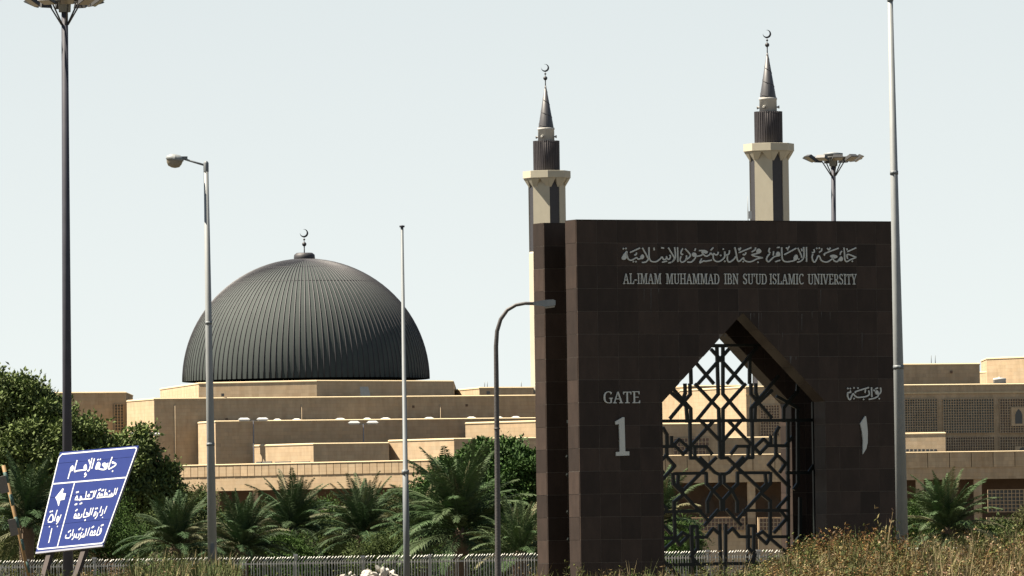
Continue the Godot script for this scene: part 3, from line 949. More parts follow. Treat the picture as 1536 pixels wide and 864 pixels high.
func build_terraces() -> void:
	# the arcade range with the parapet lit from the left
	var t := thing("arcade_building", "low arcade with a sunlit panelled parapet before the mosque", "building")
	var chain := [[150, 643.8], [832, 620.0]]
	var b := band(t, chain, 255, 640.0, 698, 716.5, 738, 0.69)
	columns_under(t, chain, [200, 262, 325, 383, 472, 560, 650, 740, 815], b[0], 0.42)
	var rec := [[150, 648.5], [832, 624.6]]
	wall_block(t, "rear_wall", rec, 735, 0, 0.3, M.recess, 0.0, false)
	for px in [352, 540, 620]:
		var q := place(px, 742, rec)
		part("doorway", box(Vector3(-0.4, 0, 0.0), Vector3(0.4, q.y, 0.08)), M.opening_shade, t, Vector3(q.x, 0, q.z + 0.25))  # flat dark plate in place of a shaded opening
	# roof slab of the arcade
	var a0 := at(150, 700, 643.8)
	var a1 := at(832, 700, 620.0)
	var roof := PackedVector2Array([Vector2(a0.x, a0.z - 0.42), Vector2(a1.x, a1.z - 0.42), Vector2(a1.x, -648), Vector2(a0.x, -668)])
	part("shade_roof_slab", loft([[roof, b[0] + 0.35], [roof, b[1] - 0.1]]), M.roof_dark, t)
	# stepped terrace walls above it
	var t1 := [[380, 653.0], [470, 647.5], [583, 648.5]]
	wall_block(t, "terrace_wall", t1, 664.5, 1, 1.0, M.sand)
	var t2 := [[582.5, 650.6], [681, 645.2], [830, 646.5]]
	wall_block(t, "terrace_wall", t2, 657, 1, 1.0, M.sand_c)
	var t3 := [[698, 656.5], [829, 650.0]]
	wall_block(t, "upper_terrace_wall", t3, 633.5, 0, 1.0, M.sand)
	for px in [[385, 408], [413, 436], [441, 465], [590, 612], [620, 640]]:
		var ch: Array = t1 if px[0] < 560 else t2
		var u := place(px[0], 694, ch)
		var v := place(px[1], 694, ch)
		part("slot_shade_plate", box(Vector3(0, -0.12, -0.02), Vector3(u.distance_to(v), 0.08, 0.05), wall_frame(Vector3(u.x, u.y, u.z), v)), M.fitting_shade_grey, t)  # solid grey plate painting the shade of an open slit
	# the range on the left edge
	var l := thing("side_building", "plain sand coloured block with a narrow pierced screen behind the trees", "building")
	var lc := [[60, 668.0], [189, 670.5]]
	wall_block(l, "wall", lc, 587.5, 1, 12.0, M.sand_b)
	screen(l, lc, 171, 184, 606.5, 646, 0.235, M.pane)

func build_screened() -> void:
	var r := thing("screened_building", "sand coloured building with large pierced window screens behind the gate", "building")
	var bch := [[833, 620.0], [1620, 623.0]]
	var b := band(r, bch, 1440, 622.3, 677, 701, 719, 1.74)
	columns_under(r, bch, [905, 995, 1127, 1180, 1300, 1380, 1467, 1560], b[0], 0.62)
	var rec := [[833, 625.2], [1620, 628.0]]
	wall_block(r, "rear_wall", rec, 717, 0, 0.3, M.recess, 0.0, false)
	for k in 12:
		var px := 1010.0 + k * 50.0
		var q := place(px, 742, rec)
		var arch := PackedVector2Array([Vector2(-0.6, 0), Vector2(0.6, 0), Vector2(0.6, q.y - 0.7), Vector2(0.35, q.y - 0.25), Vector2(0, q.y), Vector2(-0.35, q.y - 0.25), Vector2(-0.6, q.y - 0.7)])
		part("arched_doorway", prism(arch, 0.0, 0.08), M.opening_shade, r, Vector3(q.x, 0, q.z + 0.02))  # plate coloured dark for the shade within the arch
	var a0 := at(833, 700, 620.0)
	var a1 := at(1620, 700, 623.0)
	var roof := PackedVector2Array([Vector2(a0.x, a0.z - 0.42), Vector2(a1.x, a1.z - 0.42), Vector2(a1.x, -642), Vector2(a0.x, -642)])
	part("shade_roof_slab", loft([[roof, b[0] + 0.35], [roof, b[1] - 0.1]]), M.roof_dark, r)
	# low pierced wall under the arcade
	for g in [[1010, 1026], [1037, 1118], [1137, 1172], [1480, 1560]]:
		var lw := [[g[0], 620.3], [g[1], 620.6]]
		var y: float = at(g[0], 776, 620.3).y
		var u := at(g[0], 776, 620.3)
		var v := at(g[1], 776, 620.6)
		part("low_wall", box(Vector3(0, 0, -0.25), Vector3(u.distance_to(v), y, 0.0), wall_frame(Vector3(u.x, 0, u.z), v)), M.sand_c, r)
		if g[0] < 1300:
			screen(r, lw, g[0] + 1.5, g[1] - 1.5, 778, 796, 0.29, M.screen_shade_tints[0])
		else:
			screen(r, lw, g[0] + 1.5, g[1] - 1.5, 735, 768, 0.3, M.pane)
	# the main front: a bright side that faces left, then the shaded front with its screens
	var fr := [[1020, 652.0], [1119, 642.0], [1640, 647.0]]
	wall_block(r, "front_wall", fr, 579, 1, 14.0, M.sand)
	var front := [[1119, 642.0], [1640, 647.0]]
	for c in [[1140, 1168, 608, 628], [1140, 1168, 633, 654], [1180, 1255, 600, 648], [1262, 1338, 599, 648], [1345, 1405, 599, 647.5], [1414, 1490, 599, 650], [1418, 1491, 656, 676], [1499, 1575, 598.5, 649.5], [1499, 1575, 655.5, 676]]:
		screen(r, front, c[0], c[1], c[2], c[3], 0.205, M.screen_shade_tints[int(c[0]) % 3])
	var cor := place(1119, 592.5, front)
	var co2 := place(1640, 592.5, front)
	part("cornice", box(Vector3(-0.05, -0.05, -0.02), Vector3(cor.distance_to(co2), 0.06, 0.1), wall_frame(cor, Vector3(co2.x, cor.y, co2.z))), M.coping, r)
	# small arched windows set in the screens
	for w in [[1527, 625, 23.0, 28.0], [1533, 676, 24.0, 13.0]]:
		var p := place(w[0], w[1], front)
		var tt := wall_frame(p, place(1600, w[1], front))
		var k := 1.0 / ppm(646.0)
		part("window_surround", box(Vector3(-w[2] * k / 2, -w[3] * k / 2, 0.0), Vector3(w[2] * k / 2, w[3] * k / 2, 0.25), tt), M.sand_c, r)
		var hh: float = w[3] * k
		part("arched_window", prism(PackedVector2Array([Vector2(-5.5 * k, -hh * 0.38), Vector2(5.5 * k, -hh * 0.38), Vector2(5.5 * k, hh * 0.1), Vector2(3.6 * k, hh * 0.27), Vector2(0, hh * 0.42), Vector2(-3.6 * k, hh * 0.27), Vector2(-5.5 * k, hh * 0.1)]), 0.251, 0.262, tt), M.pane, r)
	# blocks before the front
	wall_block(r, "terrace_wall", [[1350, 637.0], [1418, 636.0]], 648, 1, 2.5, M.sand_c)
	for k in 8:
		var q := at(1361 + k * 6.0, 675, 635.8)
		part("slot_shade_plate", box(Vector3(-0.11, -0.14, -0.6), Vector3(0.11, 0.06, 0.3)), M.fitting_shade_grey, r, q)  # slit shade given by a grey block
	var m1 := [[960, 634.6], [1077, 635.4]]
	wall_block(r, "terrace_wall", m1, 634, 1, 2.0, M.sand_b)
	screen(r, m1, 1010, 1063, 657.5, 682, 0.29, M.screen_shade_tints[0])
	wall_block(r, "terrace_wall", [[1083, 636.6], [1160, 637.4]], 655.5, 0, 2.0, M.sand_b)
	# roof blocks
	wall_block(r, "roof_block", [[1340, 650.0], [1469.5, 651.5]], 544.5, 1, 6.0, M.sand_b)
	wall_block(r, "roof_block", [[1462, 668.0], [1485, 664.0]], 558, 0, 6.0, M.sand)
	wall_block(r, "roof_block", [[1480, 664.0], [1640, 655.0]], 536.5, 0, 8.0, M.sand)
	wall_block(r, "roof_block", [[985, 660.0], [1034, 655.0], [1110, 656.0]], 578, 1, 5.0, M.sand_b)
	for px in [1397, 1403]:
		var q := at(px, 546, 653.0)
		part("roof_pipe", tube([q - Vector3(0, 0.3, 0), q + Vector3(0, 0.7, 0)], [0.03, 0.03], 6), M.galv_dark, r)
	part("wall_outlet", box(Vector3(-0.1, -0.1, -0.1), Vector3(0.1, 0.1, 0.1)), M.recess, r, at(1427, 558, 651.0))
	var tk := at(1499.5, 579, 648.5)
	var k2 := 1.0 / ppm(648.5)
	var tank := thing("water_tank", "white cylindrical water tank standing on the screened building's roof", "tank", tk - Vector3(0, 0.25, 0))
	part("tank_body", lathe([Vector2(0, 0), Vector2(9.6 * k2, 0), Vector2(9.6 * k2, 13.5 * k2), Vector2(9.9 * k2, 13.8 * k2), Vector2(9.9 * k2, 15 * k2), Vector2(9.0 * k2, 16.5 * k2), Vector2(0, 17.4 * k2)], 28), M.pale, tank)
	part("tank_lid", lathe([Vector2(2.2 * k2, 17.0 * k2), Vector2(2.2 * k2, 18.2 * k2), Vector2(0, 18.4 * k2)], 14), M.pale, tank)

# ---------------------------------------------------------------- poles and lamps
func stand(px: float, depth: float) -> Vector3:
	var p := at(px, 842.0, depth)
	return Vector3(p.x, ground_y(p.x, -depth), -depth)

# a pole between its base and a top seen at a pixel
func pole_points(px0: float, py0: float, px1: float, py1: float, depth: float) -> Array:
	var a := at(px0, py0, depth)
	var b := at(px1, py1, depth)
	var d := (a - b) / (a.y - b.y)
	var foot := b + d * (ground_y(b.x, -depth) - b.y)
	return [foot, b]

func high_mast(px0: float, py0: float, px1: float, py1: float, depth: float, r0: float, r1: float, label: String) -> void:
	var pp := pole_points(px0, py0, px1, py1, depth)
	var m := thing("floodlight_mast", label, "light mast", pp[0], "floodlight masts")
	var top: Vector3 = pp[1] - pp[0]
	part("pole", tube([Vector3.ZERO, top * 0.5, top], [r0, (r0 + r1) / 2, r1], 12), M.mast, m)
	part("base_plate", lathe([Vector2(0, 0), Vector2(r0 * 2.2, 0), Vector2(r0 * 2.2, 0.05), Vector2(0, 0.05)], 16), M.mast, m)
	var ring := []
	var rr := []
	for k in 25:
		var a := TAU * k / 24.0
		ring.append(top + Vector3(cos(a) * 0.62, 0.28, sin(a) * 0.62))
		rr.append(0.05)
	var head := part("head_ring", tube(ring, rr, 6), M.housing, m)
	part("hub", lathe([Vector2(0, -0.1), Vector2(r1 * 1.8, -0.1), Vector2(r1 * 2.0, 0.3), Vector2(0.45, 0.42), Vector2(0.45, 0.5), Vector2(0, 0.56)], 16), M.galv, m, top)
	for k in 6:
		var a := TAU * k / 6.0 + 0.25
		part("strut", tube([top + Vector3(cos(a) * r1, -0.55, sin(a) * r1), top + Vector3(cos(a) * 0.62, 0.26, sin(a) * 0.62)], [0.03, 0.03], 6), M.housing, m)
	var shell := loft([[PackedVector2Array([Vector2(-0.2, 0.16), Vector2(0.2, 0.16), Vector2(0.2, -0.14), Vector2(-0.2, -0.14)]), 0.0], [PackedVector2Array([Vector2(-0.25, 0.26), Vector2(0.25, 0.26), Vector2(0.25, -0.22), Vector2(-0.25, -0.22)]), -0.17]])
	var pane := box(Vector3(-0.22, -0.185, -0.19), Vector3(0.22, -0.172, 0.23))
	for k in 10:
		var a := TAU * k / 10.0 + 0.13
		var t := Transform3D(Basis(Vector3.UP, a) * Basis(Vector3.RIGHT, deg_to_rad(-16.0 - 9.0 * (k % 3))), top + Basis(Vector3.UP, a) * Vector3(0, 0.34, 1.12))
		var fl := part("floodlight", shell, M.housing, m)
		fl.transform = t
		part("lens", pane, M.lens, fl)
		var inv := t.affine_inverse()
		part("bracket", tube([inv * (top + Basis(Vector3.UP, a) * Vector3(0, 0.28, 0.6)), Vector3(0, -0.02, 0)], [0.03, 0.03], 6), M.housing, fl)

func build_poles() -> void:
	high_mast(101, 672, 97, 14, 280.0, 0.185, 0.115, "tall dark floodlight mast standing behind the blue road sign")
	high_mast(1250.5, 330, 1250, 246, 372.0, 0.16, 0.105, "tall dark floodlight mast showing above the right part of the gate")
	# street lamp with a short arm and a bowl
	var d := 255.0
	var pp := pole_points(319, 850, 309, 246, d)
	var l := thing("street_lamp", "pale grey tapered street lamp with a short arm and glass bowl", "street lamp", pp[0])
	var top: Vector3 = pp[1] - pp[0]
	part("pole", tube([Vector3(0, -0.1, 0), top * 0.5, top], [0.15, 0.115, 0.075], 12), M.galv, l)
	part("pole_cap", lathe([Vector2(0.085, -0.25), Vector2(0.085, 0.03), Vector2(0.05, 0.09), Vector2(0, 0.1)], 12), M.galv_dark, l, top)
	var e1: Vector3 = at(274, 238, d) - pp[0]
	part("arm", tube([top - Vector3(0, 0.05, 0), e1], [0.035, 0.03], 8), M.galv_dark, l)
	var hc: Vector3 = at(262, 240, d) - pp[0]
	var head := part("lamp_head", lathe([Vector2(0, 0.19), Vector2(0.14, 0.17), Vector2(0.24, 0.10), Vector2(0.26, 0.0), Vector2(0.24, -0.01), Vector2(0, -0.005)], 20), M.galv, l)
	head.transform = Transform3D(Basis(Vector3(0, 0, 1), -0.16) * Basis.from_scale(Vector3(1.12, 1, 0.7)), hc)
	part("glass_bowl", lathe([Vector2(0.235, -0.012), Vector2(0.215, -0.11), Vector2(0.16, -0.21), Vector2(0.06, -0.25), Vector2(0, -0.255)], 20), M.lens, head)
	part("access_door", box(Vector3(-0.06, 0.75, 0.135), Vector3(0.06, 1.25, 0.16)), M.galv_dark, l)
	for fr in [0.33, 0.62]:
		part("band", lathe([Vector2(0.1, -0.05), Vector2(lerpf(0.158, 0.083, fr), -0.05), Vector2(lerpf(0.158, 0.083, fr), 0.05), Vector2(0.1, 0.05)], 12), M.galv_dark, l, top * fr)
	part("arm_clamp", box(Vector3(-0.1, -0.06, -0.05), Vector3(0.14, 0.05, 0.05)), M.galv_dark, l, hc + Vector3(0.27, 0.06, 0))
	# plain pole with a small cap
	pp = pole_points(610, 840, 603, 341, 290.0)
	var f := thing("flag_pole", "slender bare grey pole with a flat cap before the dome", "pole", pp[0])
	top = pp[1] - pp[0]
	part("pole", tube([Vector3(0, -0.05, 0), top * 0.36, top * 0.361, top], [0.125, 0.115, 0.095, 0.055], 10), M.galv_dark, f)
	part("cap", lathe([Vector2(0, 0), Vector2(0.09, 0), Vector2(0.1, 0.06), Vector2(0, 0.08)], 12), M.mast, f, top)
	part("collar", lathe([Vector2(0.1, -0.08), Vector2(0.135, -0.08), Vector2(0.135, 0.08), Vector2(0.1, 0.08)], 12), M.galv_dark, f, top * 0.36)
	# lamp with a curved neck
	d = 262.0
	var base := stand(748, d)
	var c := thing("curved_lamp", "dark weathered lamp post with a curved neck and flat head", "street lamp", base)
	var pts := []
	var rad := []
	var trace := [[748, 900, 4.6], [747, 864, 4.5], [746, 700, 4.2], [744.5, 560, 3.8], [744, 520, 3.6], [745.5, 497, 3.3], [751, 479, 3.1], [761, 465, 2.9], [774, 457.5, 2.7], [788, 455, 2.6], [803, 455.5, 2.5]]
	for q in trace:
		pts.append(at(q[0], q[1], d) - base)
		rad.append(q[2] / ppm(d))
	pts[0].y = -0.1
	part("pole", tube(pts, rad, 10), M.rusty, c)
	var ring_mesh := lathe([Vector2(0.085, -0.03), Vector2(0.108, -0.02), Vector2(0.108, 0.02), Vector2(0.085, 0.03)], 10)
	part("pole_ring", ring_mesh, M.rusty, c, (at(745.5, 643, d) - base))
	var k := 1.0 / ppm(d)
	var h0: Vector3 = at(800, 455.5, d) - base
	var hd := part("lamp_head", prism(PackedVector2Array([Vector2(0, -2.4) * k, Vector2(15, -4.5) * k, Vector2(16, -5.5) * k, Vector2(33, -3.5) * k, Vector2(33.5, 3.5) * k, Vector2(30, 5.2) * k, Vector2(18, 5.0) * k, Vector2(0, 2.4) * k]), -0.13, 0.13), M.galv, c)
	hd.transform = Transform3D(Basis(Vector3(0, 0, 1), 0.02), h0)
	part("diffuser", prism(PackedVector2Array([Vector2(16.5, -5.7) * k, Vector2(32.5, -3.8) * k, Vector2(31.5, -6.6) * k, Vector2(18, -7.8) * k]), -0.11, 0.11), M.lens, hd)
	# the tall pole in front of the gate
	pp = pole_points(1354, 830, 1335.3, 2, 252.0)
	var tp := thing("tall_pole", "tall pale grey steel pole standing among weeds before the gate", "pole", pp[0])
	top = pp[1] - pp[0]
	part("pole", tube([Vector3(0, -0.2, 0), top * 0.45, top], [0.2, 0.15, 0.085], 14), M.galv, tp)
	part("pole_cap", lathe([Vector2(0, 0), Vector2(0.1, 0), Vector2(0.1, 0.07), Vector2(0, 0.09)], 12), M.galv_dark, tp, top)
	for fr in [0.36, 0.7]:
		part("joint_band", lathe([Vector2(0.1, -0.06), Vector2(lerpf(0.215, 0.1, fr), -0.06), Vector2(lerpf(0.21, 0.098, fr), 0.06), Vector2(0.1, 0.06)], 14), M.galv_dark, tp, top * fr)
	part("base_plate", box(Vector3(-0.35, -0.1, -0.35), Vector3(0.35, 0.04, 0.35)), M.galv_dark, tp)
	# twin-headed lamps by the mosque
	var n := 0
	for q in [[380, 631, 652.2, "before the mosque's lower wall, near the street lamp pole"], [545, 636, 652.6, "before the mosque's lower wall, near the capped grey pole"], [217, 653, 651.0, "before the hall's bright corner, half hidden by the tree"]]:
		var w := at(q[0], q[1], q[2])
		var tl := thing("twin_lamp", "twin headed lamp post " + q[3], "street lamp", Vector3(w.x, 0, w.z), "twin lamps by the mosque")
		part("pole", tube([Vector3.ZERO, Vector3(0, w.y, 0)], [0.07, 0.05], 8), M.mast, tl)
		var arm := part("arm", box(Vector3(-0.35, w.y - 0.03, -0.03), Vector3(0.35, w.y + 0.03, 0.03)), M.galv, tl)
		for sd: float in [-1.0, 1.0]:
			var hd2 := part("lamp_head", loft([[PackedVector2Array([Vector2(-0.38, 0.2), Vector2(0.38, 0.2), Vector2(0.38, -0.2), Vector2(-0.38, -0.2)]), -0.1], [PackedVector2Array([Vector2(-0.5, 0.25), Vector2(0.5, 0.25), Vector2(0.5, -0.25), Vector2(-0.5, -0.25)]), 0.02], [PackedVector2Array([Vector2(-0.3, 0.16), Vector2(0.3, 0.16), Vector2(0.3, -0.16), Vector2(-0.3, -0.16)]), 0.17]]), M.white, tl, Vector3(sd * 0.75, w.y + 0.08, 0))
			part("lens", box(Vector3(-0.3, -0.125, -0.16), Vector3(0.3, -0.102, 0.16)), M.lens, hd2)

# ---------------------------------------------------------------- the road sign
func build_sign() -> void:
	var tl := at(90, 678, 251.8)
	var tr := at(208, 668, 249.3)
	var bl := at(53.7, 828, 250.7)
	var e := (tr - tl).normalized()
	var n := e.cross(tl - bl).normalized()
	var up := n.cross(e)
	var t := Transform3D(Basis(e, up, n), bl)
	var foot := stand(90, 250.6)
	var s := thing("road_sign", "leaning blue road sign with white Arabic lettering and an arrow", "road sign")
	s.transform = t
	var A := on_plane(90, 678, t)
	var B := on_plane(208, 668, t)
	var C := on_plane(154.5, 817, t)
	var D := on_plane(53.7, 828, t)
	var cuts := [0.0, 0.115, 0.46, 0.74, 1.0]
	for i in 4:
		var a := A.lerp(D, cuts[i] + 0.0015)
		var b := B.lerp(C, cuts[i] + 0.0015)
		var c := B.lerp(C, cuts[i + 1] - 0.0015)
		var d := A.lerp(D, cuts[i + 1] - 0.0015)
		part("sign_board", prism(PackedVector2Array([d, c, b, a]), -0.03, 0.0), M.blue, s)
	part("sign_back", prism(PackedVector2Array([D.lerp(A, 0.01), C.lerp(B, 0.01), B.lerp(C, 0.01), A.lerp(D, 0.01)]), -0.06, -0.031), M.signback, s)
	part("bottom_edge", prism(PackedVector2Array([D + Vector2(0, -0.06), C + Vector2(0, -0.06), C, D]), -0.07, 0.005), M.signback, s)
	# posts in line with the sides
	for f in [0.2, 0.72]:
		var a := A.lerp(B, f)
		var b := D.lerp(C, f - 0.02)
		var dir := (b - a).normalized()
		var g := b
		for k in 300:
			var w := t * Vector3(g.x, g.y, -0.14)
			if w.y < ground_y(w.x, w.z) - 0.15:
				break
			g += dir * 0.02
		var sd := Vector2(-dir.y, dir.x) * 0.10
		part("post", prism(PackedVector2Array([a - sd, g - sd, g + sd, a + sd]), -0.2, -0.062), M.post, s)
	var bw := 0.048
	var zz := 0.002
	var o5 := Vector2(40, 660)
	part("white_border", stroke_mesh([[225,90,690,48],[690,48,700,57],[699,58,487,648],[487,648,474,656],[474,656,77,694],[77,694,68,684],[68,684,205,112],[205,112,225,90],[170,279,632,238],[306,267,195,680]], [], o5, 4.233, bw, t, zz, 0.006), M.signwhite, s)
	part("lettering", stroke_mesh([[150,600,190,460,240,430,235,360,200,400,195,460],[320,250,270,450,330,445,450,430,490,420,480,340,450,370,455,420],[480,480,460,510,490,520,450,565],[535,240,565,330],[595,210,545,430,510,440],[640,220,590,410],[660,405,700,300,740,320,720,400,660,410],[720,410,800,425,850,410,870,350,830,310,790,330,830,380,860,410,890,300],[970,190,900,400,960,390,1040,330,970,285,985,310]], [705,242,748,236,975,455], Vector2(90, 670), 12.342, 0.052, t, zz, 0.006), M.signwhite, s)
	part("lettering", stroke_mesh([[95,460,260,460,440,440,640,420,690,310,715,170],[100,455,160,340,180,440],[260,500,280,350,320,440],[470,190,435,430],[500,370,530,300,570,310,530,390],[790,150,705,380],[790,400,900,390,1080,370,1260,360,1340,300,1390,90],[800,395,880,240,900,360],[930,340,960,270,970,340],[1090,120,1030,330],[1050,340,1110,240,1130,330],[1190,350,1200,290],[1220,390,1270,250,1290,330],[1465,80,1390,310]], [155,225,200,215,110,615,150,605,270,590,310,575,610,215,650,210,870,150,910,130,970,170,1010,150,1200,190], Vector2(108, 728), 21.33, 0.042, t, zz, 0.006, 0.04), M.signwhite, s)
	part("lettering", stroke_mesh([[120,530,250,545,390,520,440,380],[130,520,190,370,220,500],[280,500,310,360,340,470],[570,180,490,480,560,500,650,470,730,430,610,330,640,420],[790,150,750,330,730,430],[880,140,790,430],[880,470,960,290,970,400,880,475],[1050,330,1010,480,930,570],[1190,90,1120,340],[1250,210,1200,420,1140,430],[1400,80,1290,370],[1240,500,1220,540]], [560,620,210,255,245,225,970,180,1020,170], Vector2(106, 756), 25.6, 0.042, t, zz, 0.006, 0.04), M.signwhite, s)
	part("lettering", stroke_mesh([[130,470,105,580,250,570,290,420],[380,280,330,520],[420,430,390,560,320,650],[400,530,470,560,550,560,580,420],[460,550,500,430],[680,380,620,480,650,540,560,640],[640,540,760,540,800,430,840,250],[700,520,750,430],[950,220,850,510],[950,480,1020,330,1050,450],[950,490,1110,480,1150,440],[1080,400,1140,320,1120,440],[1280,190,1190,470,1290,450,1350,340,1350,240,1310,330,1320,430]], [215,370,270,330,580,285,625,250,1040,215,1080,190,1360,150,1410,130,700,290], Vector2(94, 782), 23.27, 0.042, t, zz, 0.006, 0.04), M.signwhite, s)
	part("lettering", stroke_mesh([[200,800,265,670,310,690,300,810,200,820],[405,560,335,800],[385,800,420,700,440,790,385,800],[440,790,490,660],[430,810,380,870]], [255,600,295,590], Vector2(58, 726), 14.4, 0.045, t, zz, 0.006, 0.04), M.signwhite, s)
	part("numeral", stroke_mesh([[220,570,190,710,180,742]], [285,548,190,552], Vector2(50, 720), 7.857, 0.045, t, zz, 0.006, 0.03), M.signwhite, s)
	var arrow := PackedVector2Array()
	for q in [[362,295],[525,90],[545,110],[520,195],[595,205],[560,340],[470,355],[440,475],[425,470],[400,370]]:
		arrow.append(on_plane(58 + q[0] / 14.4, 726 + q[1] / 14.4, t))
	part("arrow", prism(arrow, zz, zz + 0.006), M.signwhite, s)

func build_marker() -> void:
	var d := 292.0
	var pp := pole_points(38, 838, 5, 698, d)
	var m := thing("striped_marker", "leaning yellow and green striped post with two grey plates", "marker post", pp[0])
	var top: Vector3 = pp[1] - pp[0]
	part("post", tube([Vector3(0, -0.1, 0), top], [0.07, 0.07], 8), M.yellow, m)
	for k in 5:
		var f := 0.28 + k * 0.15
		part("green_band", tube([top * f, top * (f + 0.075)], [0.074, 0.074], 8), M.green, m)
	for q in [[5, 727, 13.0, 26.0], [20, 791, 12.0, 25.0]]:
		var c: Vector3 = at(q[0], q[1], d) - pp[0]
		var o := part("plate", chamfer_box(Vector3(q[2] / ppm(d), q[3] / ppm(d), 0.03), 0.006), M.plate, m, c + Vector3(0, 0, 0.09))
		o.rotation.z = 0.2

# ---------------------------------------------------------------- fence and rubble
func fence_run(px0: float, px1: float, depth: float, label: String) -> void:
	var a := stand(px0, depth)
	var b := stand(px1, depth)
	var f := thing("metal_fence", label, "fence", Vector3(a.x, 0, a.z), "perimeter fence")
	var w := b.x - a.x
	var h := 2.02
	var n := int(ceil(w / 2.6))
	for i in n + 1:
		var x := w * i / n
		var top := h - 0.12 + rng.randf() * 0.12
		var po := part("post", box(Vector3(x - 0.05, 0, -0.06), Vector3(x + 0.05, top, 0.02)), M.fence, f)
		part("cap", box(Vector3(x - 0.08, top, -0.09), Vector3(x + 0.08, top + 0.07, 0.05)), M.white, po)
	for y in [0.3, 1.1, h - 0.28]:
		part("rail", box(Vector3(0, y - 0.03, -0.022), Vector3(w, y + 0.03, 0.022)), M.fence, f)
	var st := begin()
	var x := 0.06
	while x < w:
		if rng.randf() > 0.04:
			var lean := rng.randf_range(-0.01, 0.01)
			add_box(st, Vector3(-0.012, 0.1, -0.012), Vector3(0.012, h - 0.2, 0.012), Transform3D(Basis(Vector3.BACK, lean) * Basis(Vector3.UP, PI / 4), Vector3(x, 0, 0.042)))
			var q := Transform3D(Basis(Vector3.BACK, -0.75 + rng.randf_range(-0.1, 0.1)), Vector3(x - lean * h, h - 0.21, 0.03))
			add_box(st, Vector3(-0.011, 0, -0.011), Vector3(0.011, 0.25, 0.011), q * Transform3D(Basis(Vector3.UP, PI / 4), Vector3.ZERO))
		x += 0.105 + rng.randf_range(-0.008, 0.008)
	var p := part("pickets", done(st), M.fence, f)
	p.set_meta("kind", "stuff")

func build_fence() -> void:
	fence_run(-60, 846, 302.0, "pale metal picket fence running before the palms to the gate")
	fence_run(985, 1215, 304.0, "pale metal picket fence seen through the gate's grille")
	fence_run(1352, 1650, 302.0, "pale metal picket fence low behind the weeds beside the tall pole")
	# heap of pale rubble
	var c := stand(560, 262.0)
	var h := thing("rubble_heap", "heap of pale broken stones lying before the fence", "rubble", c)
	for i in 170:
		var st := begin()
		var r := rng.randf_range(0.05, 0.16)
		var u := rng.randf_range(-1.3, 1.3)
		var v := rng.randf_range(-1.0, 1.0)
		var top := 0.95 * exp(-u * u * 0.35 - v * v * 1.2)
		var pos := Vector3(u, ground_y(c.x + u, c.z + v) - c.y + pow(rng.randf(), 0.6) * top, v)
		var prof := [Vector2(0, -r * 0.7), Vector2(r * rng.randf_range(0.6, 0.9), -r * 0.35), Vector2(r, r * 0.1), Vector2(r * rng.randf_range(0.4, 0.7), r * 0.55), Vector2(0, r * 0.7)]
		add_lathe(st, prof, 5 + i % 3, rng.randf() * TAU, Transform3D(Basis(Vector3(rng.randf() - 0.5, rng.randf(), rng.randf() - 0.5).normalized(), rng.randf() * 3.0) * Basis.from_scale(Vector3(1.3, 0.8, 0.9)), Vector3.ZERO))
		part("stone", done(st), M.rock, h, pos)

# ---------------------------------------------------------------- plants
# leaves of one sprig: points and normals
func leaf_sprig(n: int, size: float, spread: float, wide: float, sd: int) -> Dictionary:
	var r := RandomNumberGenerator.new()
	r.seed = sd
	var v := PackedVector3Array()
	var nn := PackedVector3Array()
	for i in n:
		var dir := Vector3(r.randfn(), r.randfn() * 0.7 + 0.25, r.randfn()).normalized()
		var o := dir * spread * r.randf_range(0.1, 1.0)
		var side := dir.cross(Vector3(r.randfn(), r.randfn(), r.randfn())).normalized()
		var tipd := (dir + Vector3(0, -0.3, 0) + side * 0.3).normalized()
		var l := size * r.randf_range(0.7, 1.35)
		var up := side.cross(tipd).normalized()
		var b := o + tipd * l * 0.45
		for w in [[b + side * l * wide + up * l * 0.08, o + tipd * l], [o + tipd * l, b - side * l * wide + up * l * 0.08]]:
			v.append_array([o, w[1], w[0]])
			var nm: Vector3 = (w[0] - o).cross(w[1] - o).normalized()
			nn.append_array([nm, nm, nm])
	return {"v": v, "n": nn}

# each sprig takes one leaf colour between the young and the old leaves of its kind
func tone_sets(sprig: Dictionary, young: Vector3, old: Vector3) -> Array:
	var out := []
	for i in 14:
		var c3 := young.lerp(old, i / 13.0)
		var cols := PackedColorArray()
		cols.resize(sprig.v.size())
		cols.fill(Color(c3.x, c3.y, c3.z))
		out.append(cols)
	return out

